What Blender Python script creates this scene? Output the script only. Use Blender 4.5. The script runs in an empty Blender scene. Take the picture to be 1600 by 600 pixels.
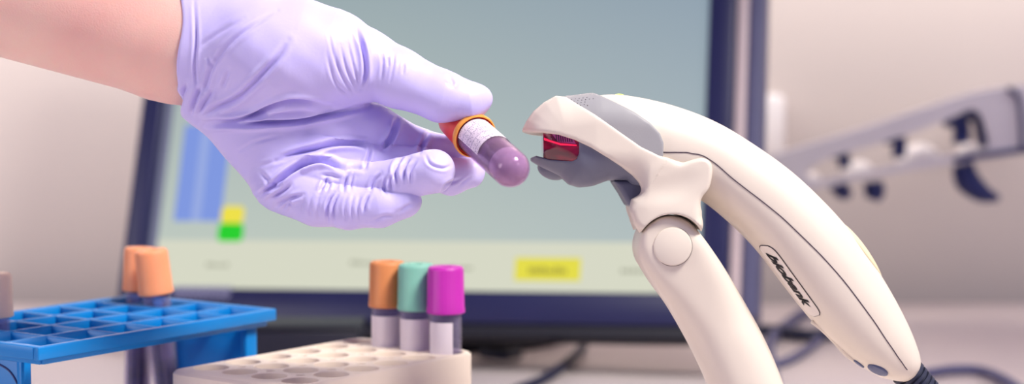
import bpy, math, random
import numpy as np
from mathutils import Vector, Matrix

random.seed(5)
np.random.seed(5)
SC = bpy.context.scene
COL = SC.collection
PI = math.pi

# ------------------------------------------------------------------ frame of reference
FPX = 2870.0                      # focal length in pixels of a 1600 px wide frame
FOCUS = 0.70                      # metres to the hand / scanner
S = FOCUS / FPX                   # metres per working unit near the hand
DESK = 0.75
CAM = np.array([0.0, 0.0, DESK + 0.21])
PITCH = math.radians(4)
RIGHT = np.array([1.0, 0, 0])
FWD = np.array([0, math.cos(PITCH), -math.sin(PITCH)])
UP = np.array([0, math.sin(PITCH), math.cos(PITCH)])

def L(u, v, w=0.0):               # a measured point -> working units (x right, y up, z towards the viewer)
    k = (FPX - w) / FPX
    return np.array([(u - 800) * k, (300 - v) * k, w], float)

def to_world(P):
    P = np.asarray(P, float)
    return CAM + P[..., 0:1] * S * RIGHT + P[..., 1:2] * S * UP - (P[..., 2:3] * S - FOCUS) * FWD

def on_plane(u, v, z):            # point of the horizontal plane z seen at (u, v)
    d = RIGHT * (u - 800) / FPX + UP * (300 - v) / FPX + FWD
    t = (z - CAM[2]) / d[2]
    return CAM + d * t

def at_y(u, v, y):
    d = RIGHT * (u - 800) / FPX + UP * (300 - v) / FPX + FWD
    return CAM + d * (y / d[1])

# ------------------------------------------------------------------ materials
def lin(c):
    return tuple(((x / 255) / 12.92 if x / 255 <= 0.04045 else ((x / 255 + 0.055) / 1.055) ** 2.4) for x in c) + (1.0,)

def mat(name, rgb, rough=0.5, metal=0.0, noise=0.0, scale=40.0, rgb2=None, sss=0.0, sss_r=(0.004, 0.002, 0.002),
        trans=0.0, ior=1.45, coat=0.0, emit=None, emit_s=0.0, bump=0.0, bscale=400.0, alpha=1.0, spec=0.5, sheen=0.0):
    m = bpy.data.materials.new(name)
    m.use_nodes = True
    nt = m.node_tree
    b = nt.nodes['Principled BSDF']
    b.inputs['Base Color'].default_value = lin(rgb)
    b.inputs['Roughness'].default_value = rough
    b.inputs['Metallic'].default_value = metal
    b.inputs['IOR'].default_value = ior
    b.inputs['Specular IOR Level'].default_value = spec
    b.inputs['Transmission Weight'].default_value = trans
    b.inputs['Coat Weight'].default_value = coat
    b.inputs['Coat Roughness'].default_value = 0.15
    b.inputs['Sheen Weight'].default_value = sheen
    b.inputs['Alpha'].default_value = alpha
    if sss:
        b.inputs['Subsurface Weight'].default_value = sss
        b.inputs['Subsurface Radius'].default_value = sss_r
        b.inputs['Subsurface Scale'].default_value = 1.0
    if emit:
        b.inputs['Emission Color'].default_value = lin(emit)
        b.inputs['Emission Strength'].default_value = emit_s
    tc = nt.nodes.new('ShaderNodeTexCoord')
    if rgb2 or noise:
        n = nt.nodes.new('ShaderNodeTexNoise')
        n.inputs['Scale'].default_value = scale
        n.inputs['Detail'].default_value = 4
        nt.links.new(tc.outputs['Object'], n.inputs['Vector'])
        r = nt.nodes.new('ShaderNodeValToRGB')
        r.color_ramp.elements[0].position = 0.3
        r.color_ramp.elements[1].position = 0.7
        a = lin(rgb)
        c2 = lin(rgb2) if rgb2 else tuple(x * (1 - noise) for x in a[:3]) + (1,)
        r.color_ramp.elements[0].color = a
        r.color_ramp.elements[1].color = c2
        nt.links.new(n.outputs['Fac'], r.inputs['Fac'])
        nt.links.new(r.outputs['Color'], b.inputs['Base Color'])
    if bump:
        n = nt.nodes.new('ShaderNodeTexNoise')
        n.inputs['Scale'].default_value = bscale
        n.inputs['Detail'].default_value = 3
        nt.links.new(tc.outputs['Object'], n.inputs['Vector'])
        bp = nt.nodes.new('ShaderNodeBump')
        bp.inputs['Strength'].default_value = bump
        bp.inputs['Distance'].default_value = 0.0004
        nt.links.new(n.outputs['Fac'], bp.inputs['Height'])
        nt.links.new(bp.outputs['Normal'], b.inputs['Normal'])
    return m

def emitter(name, rgb, s=1.0):
    m = bpy.data.materials.new(name)
    m.use_nodes = True
    nt = m.node_tree
    b = nt.nodes['Principled BSDF']
    b.inputs['Base Color'].default_value = (0.01, 0.01, 0.012, 1)
    b.inputs['Roughness'].default_value = 0.5
    b.inputs['Specular IOR Level'].default_value = 0.2
    b.inputs['Emission Color'].default_value = lin(rgb)
    b.inputs['Emission Strength'].default_value = s
    return m

def thin_glass(name, tint, edge, rough=0.04):
    """clear thin plastic: tinted see-through body with a reflecting skin that strengthens towards its edges"""
    m = bpy.data.materials.new(name)
    m.use_nodes = True
    nt = m.node_tree
    nt.nodes.clear()
    out = nt.nodes.new('ShaderNodeOutputMaterial')
    tr = nt.nodes.new('ShaderNodeBsdfTransparent')
    pb = nt.nodes.new('ShaderNodeBsdfPrincipled')
    mx = nt.nodes.new('ShaderNodeMixShader')
    lw = nt.nodes.new('ShaderNodeLayerWeight')
    rp = nt.nodes.new('ShaderNodeValToRGB')
    nz = nt.nodes.new('ShaderNodeTexNoise')
    nz.inputs['Scale'].default_value = 120
    tr.inputs['Color'].default_value = lin(tint)
    pb.inputs['Base Color'].default_value = lin(edge)
    pb.inputs['Roughness'].default_value = rough
    pb.inputs['Coat Weight'].default_value = 1.0
    lw.inputs['Blend'].default_value = 0.35
    rp.color_ramp.elements[0].position = 0.0
    rp.color_ramp.elements[0].color = (0.09, 0.09, 0.09, 1)
    rp.color_ramp.elements[1].position = 1.0
    rp.color_ramp.elements[1].color = (0.42, 0.42, 0.42, 1)
    nt.links.new(lw.outputs['Facing'], rp.inputs[0])
    nt.links.new(rp.outputs[0], mx.inputs[0])
    nt.links.new(tr.outputs[0], mx.inputs[1])
    nt.links.new(pb.outputs[0], mx.inputs[2])
    nt.links.new(mx.outputs[0], out.inputs[0])
    return m

M = {}
M['glove'] = mat('lavender_nitrile', (200, 190, 243), 0.42, sss=0.12, sss_r=(0.0010, 0.0009, 0.003), bump=0.10, bscale=900, rgb2=(206, 196, 243), scale=25, spec=0.45)
M['skin'] = mat('skin', (246, 210, 192), 0.48, rgb2=(236, 178, 168), scale=14, sss=0.5, sss_r=(0.007, 0.0025, 0.0015), bump=0.25, bscale=1500, spec=0.35)
M['cream'] = mat('cream_plastic', (220, 209, 195), 0.38, rgb2=(217, 206, 193), scale=30, bump=0.05, bscale=2500, spec=0.4)
M['grey'] = mat('slate_plastic', (158, 156, 158), 0.5, rgb2=(152, 151, 155), scale=30, bump=0.08, bscale=2500, spec=0.4)
M['jaw'] = mat('dark_slate_plastic', (112, 114, 130), 0.45, rgb2=(106, 109, 127), scale=30, bump=0.08, bscale=2500, spec=0.4)
M['seam'] = mat('seam_shadow_gap', (74, 62, 74), 0.8)
M['rubber'] = mat('dark_rubber', (38, 42, 66), 0.55, noise=0.2, scale=60)
M['button'] = mat('grey_blue_plug', (92, 98, 128), 0.4, noise=0.1)
M['led'] = mat('status_light', (230, 235, 60), 0.3, emit=(225, 235, 40), emit_s=1.2)
M['trigger'] = mat('yellowed_ivory', (222, 206, 170), 0.45, noise=0.05)
M['badge'] = mat('badge_silver', (226, 216, 208), 0.35, noise=0.04)
M['ink'] = mat('black_ink', (16, 16, 24), 0.5)
M['orange'] = mat('orange_cap', (218, 140, 84), 0.5, sss=0.2, sss_r=(0.003, 0.0015, 0.0008), noise=0.08, scale=90)
M['orange2'] = mat('orange_cap_blue_rack', (246, 160, 112), 0.5, sss=0.2, sss_r=(0.003, 0.0015, 0.0008), noise=0.06, scale=90)
M['peach'] = mat('peach_cap', (255, 226, 196), 0.5, noise=0.05, scale=90)
M['teal'] = mat('teal_cap', (130, 192, 172), 0.5, sss=0.2, sss_r=(0.001, 0.002, 0.002), noise=0.08, scale=90)
M['magenta'] = mat('magenta_cap', (190, 44, 172), 0.45, sss=0.2, sss_r=(0.003, 0.0008, 0.002), noise=0.08, scale=90)
M['redcap'] = mat('red_cap', (232, 62, 44), 0.35, sss=0.3, sss_r=(0.004, 0.001, 0.0006), noise=0.08, scale=90)
M['collar'] = mat('orange_collar', (246, 160, 70), 0.35, sss=0.3, sss_r=(0.004, 0.0015, 0.0008), noise=0.05)
M['glass'] = thin_glass('clear_tube', (236, 232, 244), (196, 190, 212))
M['lilacglass'] = thin_glass('lilac_tube_glass', (244, 232, 246), (196, 160, 190))
M['paper'] = mat('white_paper', (232, 222, 228), 0.6, noise=0.06, scale=70)
M['blood'] = mat('dark_blood', (44, 8, 34), 0.14, rgb2=(98, 66, 128), scale=90, coat=0.6)
M['gel'] = mat('lilac_gel', (196, 188, 194), 0.25, rgb2=(172, 156, 172), scale=200, sss=0.4, coat=0.6)
M['beige'] = mat('beige_rack_plastic', (236, 220, 202), 0.5, noise=0.05, scale=50, bump=0.05)
M['blue'] = mat('bright_blue_plastic', (5, 132, 206), 0.35, rgb2=(5, 124, 200), scale=30)
M['bezel'] = mat('navy_black_bezel', (30, 32, 74), 0.4, noise=0.1, scale=20)
M['bezeld'] = mat('monitor_underside', (14, 14, 30), 0.6, noise=0.1, scale=20)
M['silver'] = mat('mauve_silver_trim', (206, 188, 188), 0.35, noise=0.05)
M['casing'] = mat('blue_grey_casing', (86, 86, 116), 0.5, noise=0.05)
M['speaker'] = mat('speaker_mesh_grey', (140, 140, 176), 0.5, noise=0.1)
M['desk'] = mat('pale_laminate', (232, 219, 214), 0.35, rgb2=(224, 211, 209), scale=6)
M['wall'] = mat('painted_wall', (208, 197, 188), 0.8, rgb2=(203, 192, 187), scale=2)
M['floor'] = mat('floor_vinyl', (150, 145, 150), 0.7, noise=0.1, scale=3)
M['white'] = mat('off_white_plastic', (214, 208, 212), 0.4, noise=0.04)
M['dome'] = mat('bright_white_plastic', (246, 240, 236), 0.35, noise=0.02)
M['navy'] = mat('navy_plastic', (38, 48, 104), 0.45, noise=0.1)
M['cable'] = mat('dark_cable', (34, 38, 66), 0.5, noise=0.15)
M['cablegrey'] = mat('grey_blue_cable', (92, 92, 128), 0.5, noise=0.15)
M['black'] = mat('dark_filler_box', (22, 22, 40), 0.5, noise=0.2, scale=20)
M['palestick'] = mat('pale_blue_plastic', (150, 165, 215), 0.4, noise=0.05)

# ------------------------------------------------------------------ object helpers
def link(name, me, m=None, parent=None, smooth=True):
    o = bpy.data.objects.new(name, me)
    COL.objects.link(o)
    if m is not None:
        me.materials.clear()
        me.materials.append(m)
    if smooth and len(me.polygons):
        me.polygons.foreach_set('use_smooth', [True] * len(me.polygons))
    if parent is not None:
        o.parent = parent
        o.matrix_parent_inverse = Matrix.Translation(-parent.location)
    return o

def mesh(name, V, F, m=None, parent=None, smooth=True, sharp=None):
    me = bpy.data.meshes.new(name)
    me.from_pydata([tuple(map(float, p)) for p in V], [], [tuple(map(int, f)) for f in F])
    me.update()
    o = link(name, me, m, parent, smooth)
    if sharp:
        me.set_sharp_from_angle(angle=math.radians(sharp))
    return o

def thing(name, label, cat, loc, group=None):
    o = bpy.data.objects.new(name, None)
    o.empty_display_size = 0.02
    COL.objects.link(o)
    o.location = tuple(map(float, loc))
    tag(o, label, cat, group)
    return o

def tag(o, label, cat, group=None):
    o['label'] = label
    o['category'] = cat
    if group:
        o['group'] = group
    return o

def structure(o):
    o['kind'] = 'structure'
    return o

def baked(o, mods):
    """apply modifiers (name, type, settings) to an object's mesh"""
    for ty, kw in mods:
        md = o.modifiers.new(ty.lower(), ty)
        for k, v in kw.items():
            setattr(md, k, v)
    dg = bpy.context.evaluated_depsgraph_get()
    me = bpy.data.meshes.new_from_object(o.evaluated_get(dg))
    old = o.data
    o.modifiers.clear()
    o.data = me
    me.name = old.name
    return o

def box_vf(x0, x1, y0, y1, z0, z1):
    V = [(x, y, z) for z in (z0, z1) for y in (y0, y1) for x in (x0, x1)]
    F = [(0, 2, 3, 1), (4, 5, 7, 6), (0, 1, 5, 4), (2, 6, 7, 3), (0, 4, 6, 2), (1, 3, 7, 5)]
    return V, F

def boxes(name, lst, m, parent=None, mtx=None, bevel=0.0, seg=2):
    V, F = [], []
    for b in lst:
        v, f = box_vf(*b)
        n = len(V)
        V += v
        F += [tuple(i + n for i in q) for q in f]
    if mtx is not None:
        V = [tuple(mtx @ Vector(p)) for p in V]
    o = mesh(name, V, F, m, parent, smooth=False)
    if bevel:
        baked(o, [('BEVEL', dict(width=bevel, segments=seg, limit_method='ANGLE'))])
        o.data.polygons.foreach_set('use_smooth', [True] * len(o.data.polygons))
        o.data.set_sharp_from_angle(angle=math.radians(50))
    return o

def basis(d):
    d = np.array(d, float)
    d /= np.linalg.norm(d)
    a = np.array([0, 0, 1.0]) if abs(d[2]) < 0.9 else np.array([1.0, 0, 0])
    e1 = np.cross(a, d)
    e1 /= np.linalg.norm(e1)
    e2 = np.cross(d, e1)
    return e1, e2, d

def lathe(name, prof, o, d, m, parent=None, n=48, arc=None, sharp=35, closed=True, ref=None):
    """prof: (radius, height) along axis d from o"""
    e1, e2, d = basis(d)
    if ref is not None:
        e1 = np.array(ref, float) - np.dot(ref, d) * d
        e1 /= np.linalg.norm(e1)
        e2 = np.cross(d, e1)
    o = np.array(o, float)
    V, F = [], []
    full = arc is None
    a0, a1 = (0, 2 * PI) if full else arc
    cnt = n if full else n + 1
    for r, h in prof:
        for i in range(cnt):
            a = a0 + (a1 - a0) * i / n
            V.append(o + d * h + (e1 * math.cos(a) + e2 * math.sin(a)) * r)
    for j in range(len(prof) - 1):
        for i in range(n):
            i2 = (i + 1) % cnt
            F.append((j * cnt + i, j * cnt + i2, (j + 1) * cnt + i2, (j + 1) * cnt + i))
    if full and closed:
        F.append(tuple(range(cnt - 1, -1, -1)))
        F.append(tuple(range((len(prof) - 1) * cnt, len(prof) * cnt)))
    return mesh(name, V, F, m, parent, sharp=sharp)

def catmull(P, n, closed=False):
    P = np.array(P, float)
    k = len(P)
    out = []
    ts = np.linspace(0, k if closed else k - 1, n, endpoint=not closed)
    for t in ts:
        i = int(min(math.floor(t), (k - 1) if closed else (k - 2)))
        f = t - i
        if closed:
            p0, p1, p2, p3 = P[(i - 1) % k], P[i % k], P[(i + 1) % k], P[(i + 2) % k]
        else:
            p1, p2 = P[i], P[i + 1]
            p0 = P[i - 1] if i > 0 else 2 * p1 - p2
            p3 = P[i + 2] if i + 2 < k else 2 * p2 - p1
        out.append(0.5 * (2 * p1 + (p2 - p0) * f + (2 * p0 - 5 * p1 + 4 * p2 - p3) * f * f + (-p0 + 3 * p1 - 3 * p2 + p3) * f ** 3))
    return np.array(out)

def tube(name, pts, r, m, parent=None, n=12, steps=60, smooth_path=True):
    P = catmull(pts, steps) if smooth_path else np.array(pts, float)
    rr = r if hasattr(r, '__len__') else [r] * len(P)
    if len(rr) != len(P):
        rr = np.interp(np.linspace(0, 1, len(P)), np.linspace(0, 1, len(rr)), rr)
    T = np.gradient(P, axis=0)
    T /= np.linalg.norm(T, axis=1)[:, None]
    e1, _, _ = basis(T[0])
    V, F = [], []
    for i in range(len(P)):
        e1 = e1 - np.dot(e1, T[i]) * T[i]
        e1 /= np.linalg.norm(e1)
        e2 = np.cross(T[i], e1)
        for j in range(n):
            a = 2 * PI * j / n
            V.append(P[i] + (e1 * math.cos(a) + e2 * math.sin(a)) * rr[i])
    for i in range(len(P) - 1):
        for j in range(n):
            F.append((i * n + j, i * n + (j + 1) % n, (i + 1) * n + (j + 1) % n, (i + 1) * n + j))
    F.append(tuple(range(n - 1, -1, -1)))
    F.append(tuple(range((len(P) - 1) * n, len(P) * n)))
    return mesh(name, V, F, m, parent, sharp=50)

# ------------------------------------------------------------------ implicit surfaces (working units)
def smin(a, b, k):
    if k <= 0:
        return np.minimum(a, b)
    h = np.clip(0.5 + 0.5 * (b - a) / k, 0, 1)
    return b + (a - b) * h - k * h * (1 - h)

def smax(a, b, k):
    return -smin(-a, -b, k)

def cone(a, b, ra, rb, zs=1.0):
    """tapered round limb from a to b; zs < 1 flattens it in depth"""
    ax, ay, az = a
    bx, by, bz = b
    az_, bz_ = az / zs, bz / zs
    d = (bx - ax, by - ay, bz_ - az_)
    dd = d[0] ** 2 + d[1] ** 2 + d[2] ** 2 + 1e-9
    def f(X, Y, Z):
        Zs = Z / zs
        h = np.clip(((X - ax) * d[0] + (Y - ay) * d[1] + (Zs - az_) * d[2]) / dd, 0, 1)
        q = np.sqrt((X - ax - h * d[0]) ** 2 + (Y - ay - h * d[1]) ** 2 + (Zs - az_ - h * d[2]) ** 2)
        return q - (ra + (rb - ra) * h)
    return f

def ellip(c, r, ang=0.0):
    ca, sa = math.cos(ang), math.sin(ang)
    def f(X, Y, Z):
        x, y, z = X - c[0], Y - c[1], Z - c[2]
        x2, y2 = x * ca + y * sa, -x * sa + y * ca
        k0 = np.sqrt((x2 / r[0]) ** 2 + (y2 / r[1]) ** 2 + (z / r[2]) ** 2)
        return (k0 - 1) * min(r)
    return f

def U(k, *fs):
    def f(X, Y, Z):
        a = fs[0](X, Y, Z)
        for g in fs[1:]:
            a = smin(a, g(X, Y, Z), k)
        return a
    return f

def poly2(pts):
    P = np.array(pts, float)
    def f(X, Y):
        d = None
        s = None
        for i in range(len(P)):
            a, b = P[i], P[(i + 1) % len(P)]
            ex, ey = b - a
            wx, wy = X - a[0], Y - a[1]
            t = np.clip((wx * ex + wy * ey) / (ex * ex + ey * ey + 1e-12), 0, 1)
            q = (wx - ex * t) ** 2 + (wy - ey * t) ** 2
            d = q if d is None else np.minimum(d, q)
            c1, c2, c3 = Y >= a[1], Y < b[1], (ex * wy) > (ey * wx)
            flip = (c1 & c2 & c3) | (~c1 & ~c2 & ~c3)
            s = np.where(flip, -1.0, 1.0) if s is None else s * np.where(flip, -1.0, 1.0)
        return s * np.sqrt(d)
    return f

def slab(pts, wc, hb, r, wref=None, smooth=None):
    """rounded extrusion in depth of an outline measured at depth wref; hb half depth (number or function of X)"""
    wr = wc if wref is None else wref
    Q = [L(u, v, wr)[:2] for u, v in pts]
    if smooth:
        Q = catmull(Q, smooth, closed=True)
    g = poly2(Q)
    def f(X, Y, Z):
        h = hb(X) if callable(hb) else hb
        a = g(X, Y) + r
        b = np.abs(Z - wc) - h + r
        return np.minimum(np.maximum(a, b), 0) + np.sqrt(np.maximum(a, 0) ** 2 + np.maximum(b, 0) ** 2) - r
    return f

def surface_net(f, lo, hi, h):
    lo = np.array(lo, float)
    n = [int(math.ceil((hi[i] - lo[i]) / h)) + 1 for i in range(3)]
    ax = [(lo[i] + h * np.arange(n[i])).astype(np.float32) for i in range(3)]
    G = np.ascontiguousarray(np.broadcast_to(f(ax[0][:, None, None], ax[1][None, :, None], ax[2][None, None, :]), n)).astype(np.float32)
    I = G < 0
    c = np.zeros([k - 1 for k in n], np.int8)
    for dx in (0, 1):
        for dy in (0, 1):
            for dz in (0, 1):
                c += I[dx:n[0] - 1 + dx, dy:n[1] - 1 + dy, dz:n[2] - 1 + dz]
    act = (c > 0) & (c < 8)
    idx = np.full(act.shape, -1, np.int64)
    ijk = np.argwhere(act)
    idx[act] = np.arange(len(ijk))
    acc = np.zeros((len(ijk), 3))
    cnt = np.zeros(len(ijk))
    i, j, k = ijk.T
    for a in range(3):
        for p in (0, 1):
            for q in (0, 1):
                o0 = [0, 0, 0]
                o0[(a + 1) % 3] = p
                o0[(a + 2) % 3] = q
                o1 = list(o0)
                o1[a] = 1
                g0 = G[i + o0[0], j + o0[1], k + o0[2]]
                g1 = G[i + o1[0], j + o1[1], k + o1[2]]
                m = (g0 < 0) != (g1 < 0)
                t = np.where(m, g0 / np.where(g0 == g1, 1, g0 - g1), 0)
                pos = np.tile(np.array(o0, float), (len(ijk), 1))
                pos[:, a] = t
                acc += pos * m[:, None]
                cnt += m
    V = lo + (ijk + acc / cnt[:, None]) * h
    Fs = []
    for a in range(3):
        b, c_ = (a + 1) % 3, (a + 2) % 3
        sl0 = [slice(None)] * 3
        sl1 = [slice(None)] * 3
        sl0[a] = slice(0, n[a] - 1)
        sl1[a] = slice(1, n[a])
        for ax_ in (b, c_):
            sl0[ax_] = slice(1, n[ax_] - 1)
            sl1[ax_] = slice(1, n[ax_] - 1)
        A, B = I[tuple(sl0)], I[tuple(sl1)]
        for cond, rev in ((A & ~B, False), (~A & B, True)):
            e = np.argwhere(cond)
            if not len(e):
                continue
            e[:, b] += 1
            e[:, c_] += 1
            q = []
            for db, dc in ((1, 1), (0, 1), (0, 0), (1, 0)):
                w = e.copy()
                w[:, b] -= db
                w[:, c_] -= dc
                q.append(idx[w[:, 0], w[:, 1], w[:, 2]])
            q = np.stack(q, 1)
            Fs.append(q[:, ::-1] if rev else q)
    return V, np.concatenate(Fs)

def grad(f, V, e=0.4):
    x, y, z = V.T
    g = np.stack([f(x + e, y, z) - f(x - e, y, z), f(x, y + e, z) - f(x, y - e, z), f(x, y, z + e) - f(x, y, z - e)], 1) / (2 * e)
    return g

def settle(f, V, it=2, cap=4.0):
    for _ in range(it):
        g = grad(f, V)
        d = f(*V.T)
        st = d[:, None] * g / np.maximum((g ** 2).sum(1), 0.05)[:, None]
        ln = np.linalg.norm(st, axis=1)[:, None]
        V = V - st * np.minimum(1, cap / np.maximum(ln, 1e-9))
    return V

def implicit(name, f, lo, hi, h, m, parent, subdiv=0, disp=None, it=2, keep=None):
    V, F = surface_net(f, lo, hi, h)
    V = settle(f, V, it, h)
    me = bpy.data.meshes.new(name)
    me.vertices.add(len(V))
    me.vertices.foreach_set('co', V.astype(np.float32).ravel())
    me.loops.add(len(F) * 4)
    me.loops.foreach_set('vertex_index', F.astype(np.int32).ravel())
    me.polygons.add(len(F))
    me.polygons.foreach_set('loop_start', np.arange(0, len(F) * 4, 4, dtype=np.int32))
    me.update(calc_edges=True)
    o = bpy.data.objects.new(name, me)
    COL.objects.link(o)
    if subdiv:
        baked(o, [('SUBSURF', dict(levels=subdiv, render_levels=subdiv, subdivision_type='CATMULL_CLARK'))])
        me = o.data
        V = np.empty(len(me.vertices) * 3, np.float32)
        me.vertices.foreach_get('co', V)
        V = settle(f, V.reshape(-1, 3).astype(float), 1, 2.0)
    if disp is not None:
        g = grad(f, V)
        n = g / np.maximum(np.linalg.norm(g, axis=1), 1e-6)[:, None]
        V = V + n * disp(V, n)[:, None]
    W = to_world(V)
    me.vertices.foreach_set('co', W.astype(np.float32).ravel())
    me.update()
    me.materials.clear()
    me.materials.append(m)
    me.polygons.foreach_set('use_smooth', [True] * len(me.polygons))
    if parent is not None:
        o.parent = parent
        o.matrix_parent_inverse = Matrix.Translation(-parent.location)
    return o

# ================================================================== SETTING
WALL_Y = 1.66
boxes_floor = structure(boxes('floor', [(-2.5, 2.5, -1.5, WALL_Y, -0.05, 0)], M['floor']))
wb = structure(boxes('wall_back', [(-2.5, 2.5, WALL_Y, WALL_Y + 0.1, 0, 2.6)], M['wall']))
desk = thing('desk', 'pale laminate desk carrying the monitor, racks and scanner stand', 'desk', (0, 0.9, 0))
boxes('desk_top', [(-1.3, 1.3, 0.15, 1.60, DESK - 0.03, DESK)], M['desk'], desk, bevel=0.003)
for sx in (-1.22, 1.22):
    for sy in (0.22, 1.5):
        boxes('leg', [(sx - 0.03, sx + 0.03, sy - 0.03, sy + 0.03, 0, DESK - 0.03)], M['casing'], desk, bevel=0.003)

# ================================================================== MONITOR
yw, tl, rl = math.radians(-13.35), math.radians(-20.9), math.radians(-1.03)
Rz = Matrix.Rotation(yw, 3, 'Z')
Rx = Matrix.Rotation(tl, 3, 'X')
Ry = Matrix.Rotation(rl, 3, 'Y')
MR = Rz @ Rx @ Ry
MO = Vector((-0.0691, 1.26, CAM[2] - 0.1577))
MM = Matrix.Translation(MO) @ MR.to_4x4()
SW, SH = 0.3985, 0.315
def mon(u, v):                    # point on the screen plane, in monitor coordinates
    d = Vector(RIGHT * (u - 800) / FPX + UP * (300 - v) / FPX + FWD)
    n = MR @ Vector((0, 1, 0))
    t = (MO - Vector(CAM)).dot(n) / d.dot(n)
    p = MR.transposed() @ (Vector(CAM) + d * t - MO)
    return p.x, p.z
monitor = thing('computer_monitor', 'dark framed computer monitor switched on behind the gloved hand and scanner', 'monitor', (MO.x, MO.y + 0.08, DESK))
hw = SW / 2
bl, br, bb, bt = 0.0165, 0.019, 0.0225, 0.018
boxes('bezel', [(-hw - bl, -hw, -0.008, 0.02, -bb, SH + bt), (hw, hw + br, -0.008, 0.02, -bb, SH + bt),
                (-hw, hw, -0.008, 0.02, -bb, 0), (-hw, hw, -0.008, 0.02, SH, SH + bt)], M['bezel'], monitor, MM, bevel=0.002)
# content of the lit screen
def screen_mat():
    m = bpy.data.materials.new('lit_screen')
    m.use_nodes = True
    nt = m.node_tree
    b = nt.nodes['Principled BSDF']
    b.inputs['Base Color'].default_value = (0.02, 0.02, 0.025, 1)
    b.inputs['Roughness'].default_value = 0.45
    uv = nt.nodes.new('ShaderNodeTexCoord')
    sp = nt.nodes.new('ShaderNodeSeparateXYZ')
    nt.links.new(uv.outputs['UV'], sp.inputs[0])
    r1 = nt.nodes.new('ShaderNodeValToRGB')
    r1.color_ramp.elements[0].color = lin((188, 200, 188))
    r1.color_ramp.elements[1].color = lin((150, 168, 172))
    r1.color_ramp.elements[0].position = 0.1
    r1.color_ramp.elements[1].position = 0.75
    nt.links.new(sp.outputs[1], r1.inputs[0])
    r2 = nt.nodes.new('ShaderNodeValToRGB')
    r2.color_ramp.elements[0].color = (1, 1, 1, 1)
    r2.color_ramp.elements[1].color = lin((236, 240, 255))
    r2.color_ramp.elements[0].position = 0.4
    nt.links.new(sp.outputs[0], r2.inputs[0])
    mx = nt.nodes.new('ShaderNodeMix')
    mx.data_type = 'RGBA'
    mx.blend_type = 'MULTIPLY'
    mx.inputs[0].default_value = 1
    nt.links.new(r1.outputs[0], mx.inputs[6])
    nt.links.new(r2.outputs[0], mx.inputs[7])
    nt.links.new(mx.outputs[2], b.inputs['Emission Color'])
    b.inputs['Emission Strength'].default_value = 0.93
    return m
sm = screen_mat()
scr = mesh('screen', [tuple(MM @ Vector(p)) for p in ((-hw, 0.001, 0), (hw, 0.001, 0), (hw, 0.001, SH), (-hw, 0.001, SH))], [(0, 1, 2, 3)], sm, monitor, False)
uvl = scr.data.uv_layers.new(name='UVMap')
for i, c in enumerate(((0, 0), (1, 0), (1, 1), (0, 1))):
    uvl.data[i].uv = c
def tile(name, x0, x1, z0, z1, m, off=0.0005, parent=None, r=0.0):
    pts = [(x0, z0), (x1, z0), (x1, z1), (x0, z1)]
    if r:
        pts = []
        for cx, cz, a in ((x1 - r, z1 - r, 0), (x0 + r, z1 - r, 90), (x0 + r, z0 + r, 180), (x1 - r, z0 + r, 270)):
            pts += [(cx + r * math.cos(math.radians(a + k * 15)), cz + r * math.sin(math.radians(a + k * 15))) for k in range(7)]
    n = len(pts)
    V = [tuple(MM @ Vector((x, 0.001 - off, z))) for x, z in pts] + [tuple(MM @ Vector((x, 0.0012 - off * 0.5, z))) for x, z in pts]
    F = [tuple(range(n)), tuple(range(2 * n - 1, n - 1, -1))] + [(i, (i + 1) % n, n + (i + 1) % n, n + i) for i in range(n)]
    return mesh(name, V, F, m, scr if parent is None else parent, False)
zb = mon(700, 377)[1]
tile('status_bar', -hw, hw, 0.0002, zb, emitter('screen_cream', (214, 216, 196), 0.98))
a = mon(249, 380); b_ = mon(262, 380)
tile('screen_edge_strip', -hw, -hw + 0.006, 0.0002, SH - 0.001, emitter('screen_grey', (132, 134, 160), 0.8), 0.0012)
x0, z0 = mon(271, 345)
x1, z1 = mon(345, 205)
x1 = x0 + 0.036
z1 = mon(300, 195)[1]
eb = emitter('screen_blue', (126, 152, 226), 0.95)
tile('blue_panel', x0, x1, z0, z1, eb, 0.0008)
tile('pale_panel_stripe', x0 + 0.0135, x0 + 0.0205, z0, z1, emitter('screen_pale_blue', (152, 172, 228), 0.95), 0.0011)
ya = mon(344, 349); yb = mon(382, 322)
tile('yellow_square', ya[0], yb[0], ya[1], yb[1], emitter('screen_yellow', (236, 222, 60), 1.0), 0.0011, r=0.003)
ga = mon(341, 377); gb = mon(381, 349)
tile('green_square', ga[0] - 0.001, gb[0], ga[1], gb[1], emitter('screen_green', (10, 205, 20), 1.0), 0.0011, r=0.003)
ha = mon(803, 438); hb_ = mon(908, 403)
tile('yellow_field', ha[0], hb_[0], ha[1], hb_[1], emitter('screen_highlight', (226, 218, 62), 1.0), 0.0009)
ink = emitter('screen_grey_text', (160, 162, 140), 0.9)
def dashes(name, u, v, w, n, m, hpx=7):
    a = mon(u, v)
    hz = hpx / FPX * 1.26
    rnd = random.Random(u)
    V, F = [], []
    x = a[0]
    for i in range(n):
        ww = w / n / FPX * 1.26
        hh = hz * rnd.uniform(0.6, 1.0)
        q = len(V)
        V += [tuple(MM @ Vector(p)) for p in ((x, -0.0006, a[1]), (x + ww * 0.7, -0.0006, a[1]), (x + ww * 0.7, -0.0006, a[1] + hh), (x, -0.0006, a[1] + hh))]
        F.append((q, q + 1, q + 2, q + 3))
        x += ww
    return mesh(name, V, F, m, scr, False)
dashes('blurred_text', 826, 428, 62, 9, emitter('screen_olive_text', (170, 160, 60), 0.8), 12)
dashes('blurred_text', 322, 417, 40, 6, ink)
dashes('blurred_text', 548, 414, 40, 5, ink)
dashes('blurred_text', 705, 422, 36, 5, ink)
dashes('blurred_text', 970, 427, 50, 6, ink)
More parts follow.
